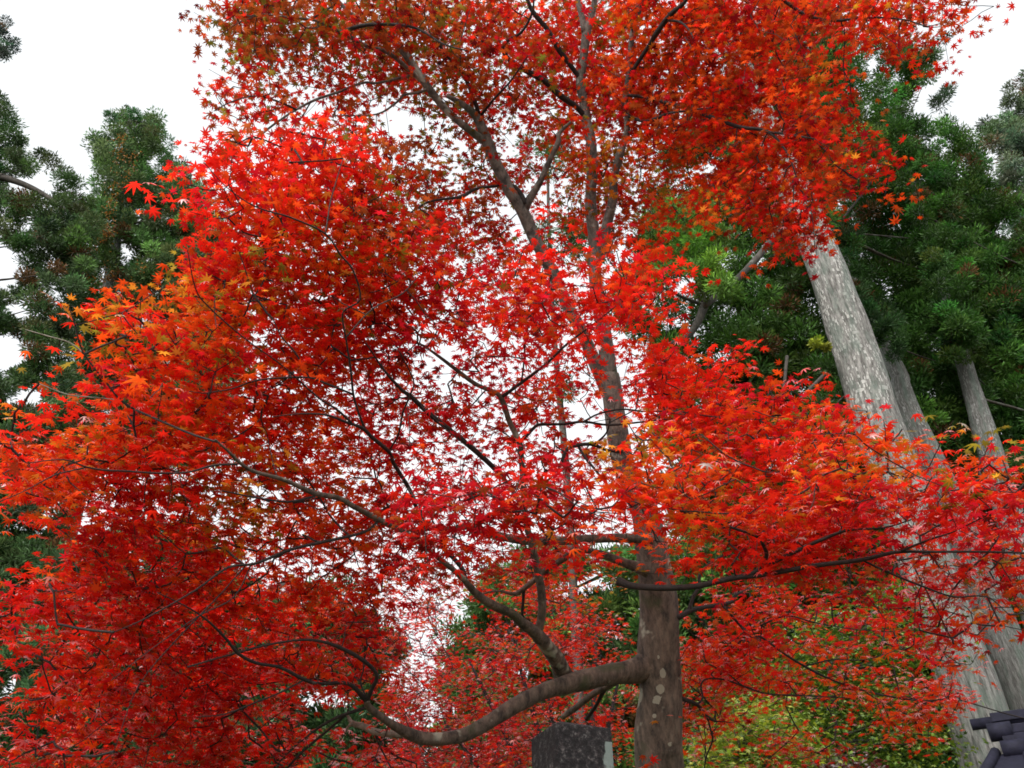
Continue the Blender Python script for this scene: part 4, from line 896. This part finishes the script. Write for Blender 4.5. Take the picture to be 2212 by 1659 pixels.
# ------------------------------------------------------------------ roof at the lower right
def roof_mat():
    m, t = new_mat('dark_roof_metal'); L = t.links.new
    tc = N(t, 'ShaderNodeTexCoord'); n1 = N(t, 'ShaderNodeTexNoise', Scale=12.0, Detail=8.0, Roughness=.7); L(tc.outputs['Object'], n1.inputs['Vector'])
    r = ramp(t, [(.3, (.006, .006, .012)), (.7, (.02, .019, .038))]); L(n1.outputs['Fac'], r.inputs[0])
    p = N(t, 'ShaderNodeBsdfPrincipled', Roughness=.75); p.inputs['Specular IOR Level'].default_value = .25; L(r.outputs[0], p.inputs['Base Color'])
    o = N(t, 'ShaderNodeOutputMaterial'); L(p.outputs[0], o.inputs['Surface'])
    return m
M_roof = roof_mat()
def build_roof():
    YR = 12.5
    # local frame: +x runs right along the ridge and slightly nearer, seen end at the left
    a = PY(np.array([2098.]), np.array([1566.]), np.array([YR]))[0]; b = PY(np.array([2212.]), np.array([1543.]), np.array([YR - .35]))[0]
    yaw = math.atan2(b[1] - a[1], b[0] - a[0])
    z0 = a[2]
    o = empty('gate_roof', (a[0], a[1], 0), 'dark blue grey ridged roof end of a small gate, at the bottom right corner', 'roof')
    o.rotation_euler = (0, 0, yaw); o['kind'] = 'thing'
    def cyl(x0, x1, y, z, r, name, seg=20):
        q = np.array([(x0, y, z), ((x0 + x1) / 2, y, z), (x1, y, z)]); t = tube(q, [r, r, r], seg, cap=False)
        V, qd, tri, uv = t; n = seg
        V = np.vstack([V, (x0, y, z), (x1, y, z)]); k = 3 * n
        tr = np.array([[k, (j + 1) % n, j] for j in range(n)] + [[k + 1, 2 * n + j, 2 * n + (j + 1) % n] for j in range(n)])
        return np_mesh(name, V, [qd, tr], M_roof, o, smooth=False)
    def box(x0, x1, y0, y1, za, zb, name, mat=M_roof, bev=.01):
        bm = bmesh.new(); bmesh.ops.create_cube(bm, size=1)
        for v in bm.verts: v.co = Vector(((x0 + x1) / 2 + v.co.x * (x1 - x0), (y0 + y1) / 2 + v.co.y * (y1 - y0), (za + zb) / 2 + v.co.z * (zb - za)))
        return bm_obj(name, bm, mat, o, bev)
    s = .0094                                # metres per traced pixel here
    Ln = 4.2
    cyl(0.0, Ln, 0, z0, .075, 'ridge_pole')
    box(.27, Ln, -.10, .10, z0 - .02, z0 + .10, 'ridge_cap')
    box(.30, Ln, -.15, .15, z0 - .20, z0 - .085, 'ridge_board')
    box(.34, Ln, -.21, .21, z0 - .33, z0 - .215, 'ridge_board')
    box(.40, Ln, -.27, .27, z0 - .46, z0 - .345, 'ridge_board')
    for (x, y, z, r) in ((.36, -.12, z0 - .16, .12), (.46, -.22, z0 - .42, .12)):
        cyl(x - .17, x + .13, y, z, r, 'end_tile')
    # two slopes with standing rolls
    for sgn in (-1, 1):
        bm = bmesh.new(); nseg = 10; rows = []
        for i in range(nseg + 1):
            t = i / nseg; yy = sgn * (.2 + 2.2 * t); zz = z0 - .46 - 1.25 * t + .28 * t * t
            rows.append([bm.verts.new((.18 - .55 * t, yy, zz)), bm.verts.new((Ln + .4 * t, yy, zz)), bm.verts.new((Ln + .4 * t, yy, zz - .1)), bm.verts.new((.18 - .55 * t, yy, zz - .1))])
        for i in range(nseg):
            for k in range(4): bm.faces.new((rows[i][k], rows[i][(k + 1) % 4], rows[i + 1][(k + 1) % 4], rows[i + 1][k]))
        bm.faces.new(rows[0]); bm.faces.new(rows[-1][::-1])
        bm_obj('roof_slope', bm, M_roof, o)
        mb = MB()
        for x in np.arange(.55, Ln, .32):
            q = np.array([(x, sgn * (.2 + 2.2 * t), z0 - .45 - 1.25 * t + .28 * t * t) for t in np.linspace(0, 1, 11)]); mb.add(tube(q, np.full(11, .035), 8))
        V = np.vstack(mb.V); np_mesh('roof_rolls', V, [np.vstack(mb.Q), np.vstack(mb.T)], M_roof, o, smooth=True)
        q = np.array([(.18 - .55 * t + .02, sgn * (.2 + 2.2 * t), z0 - .43 - 1.25 * t + .28 * t * t) for t in np.linspace(0, 1.02, 11)])
        V, qd, tri, uv = tube(q, np.full(11, .07), 10); np_mesh('verge_roll', V, [qd, tri], M_roof, o, smooth=True)
    for x in (.5, Ln - .6):
        for y in (-1.1, 1.1): box(x - .1, x + .1, y - .1, y + .1, -.1, z0 - 1.15, 'post', M_darkbark)
        box(x - .08, x + .08, -1.5, 1.5, z0 - 1.5, z0 - 1.3, 'crossbeam', M_darkbark)
    # one yellow leaf lying on the ridge
    lp = Matrix.Rotation(yaw, 3, 'Z') @ Vector((1.0, -.17, 0)); 
    e = empty('fallen_leaf', (a[0] + lp.x, a[1] + lp.y, z0 - .08), 'yellow fallen leaf lying on the dark roof ridge', 'leaf')
    leaves_mesh('blade', np.array([[e.location.x, e.location.y, e.location.z + .012]]), np.array([[.1, -.6, 1.0]]), np.array([.09]), np.array([[.6, .36, .06]]), M_gleaf, e)
build_roof()
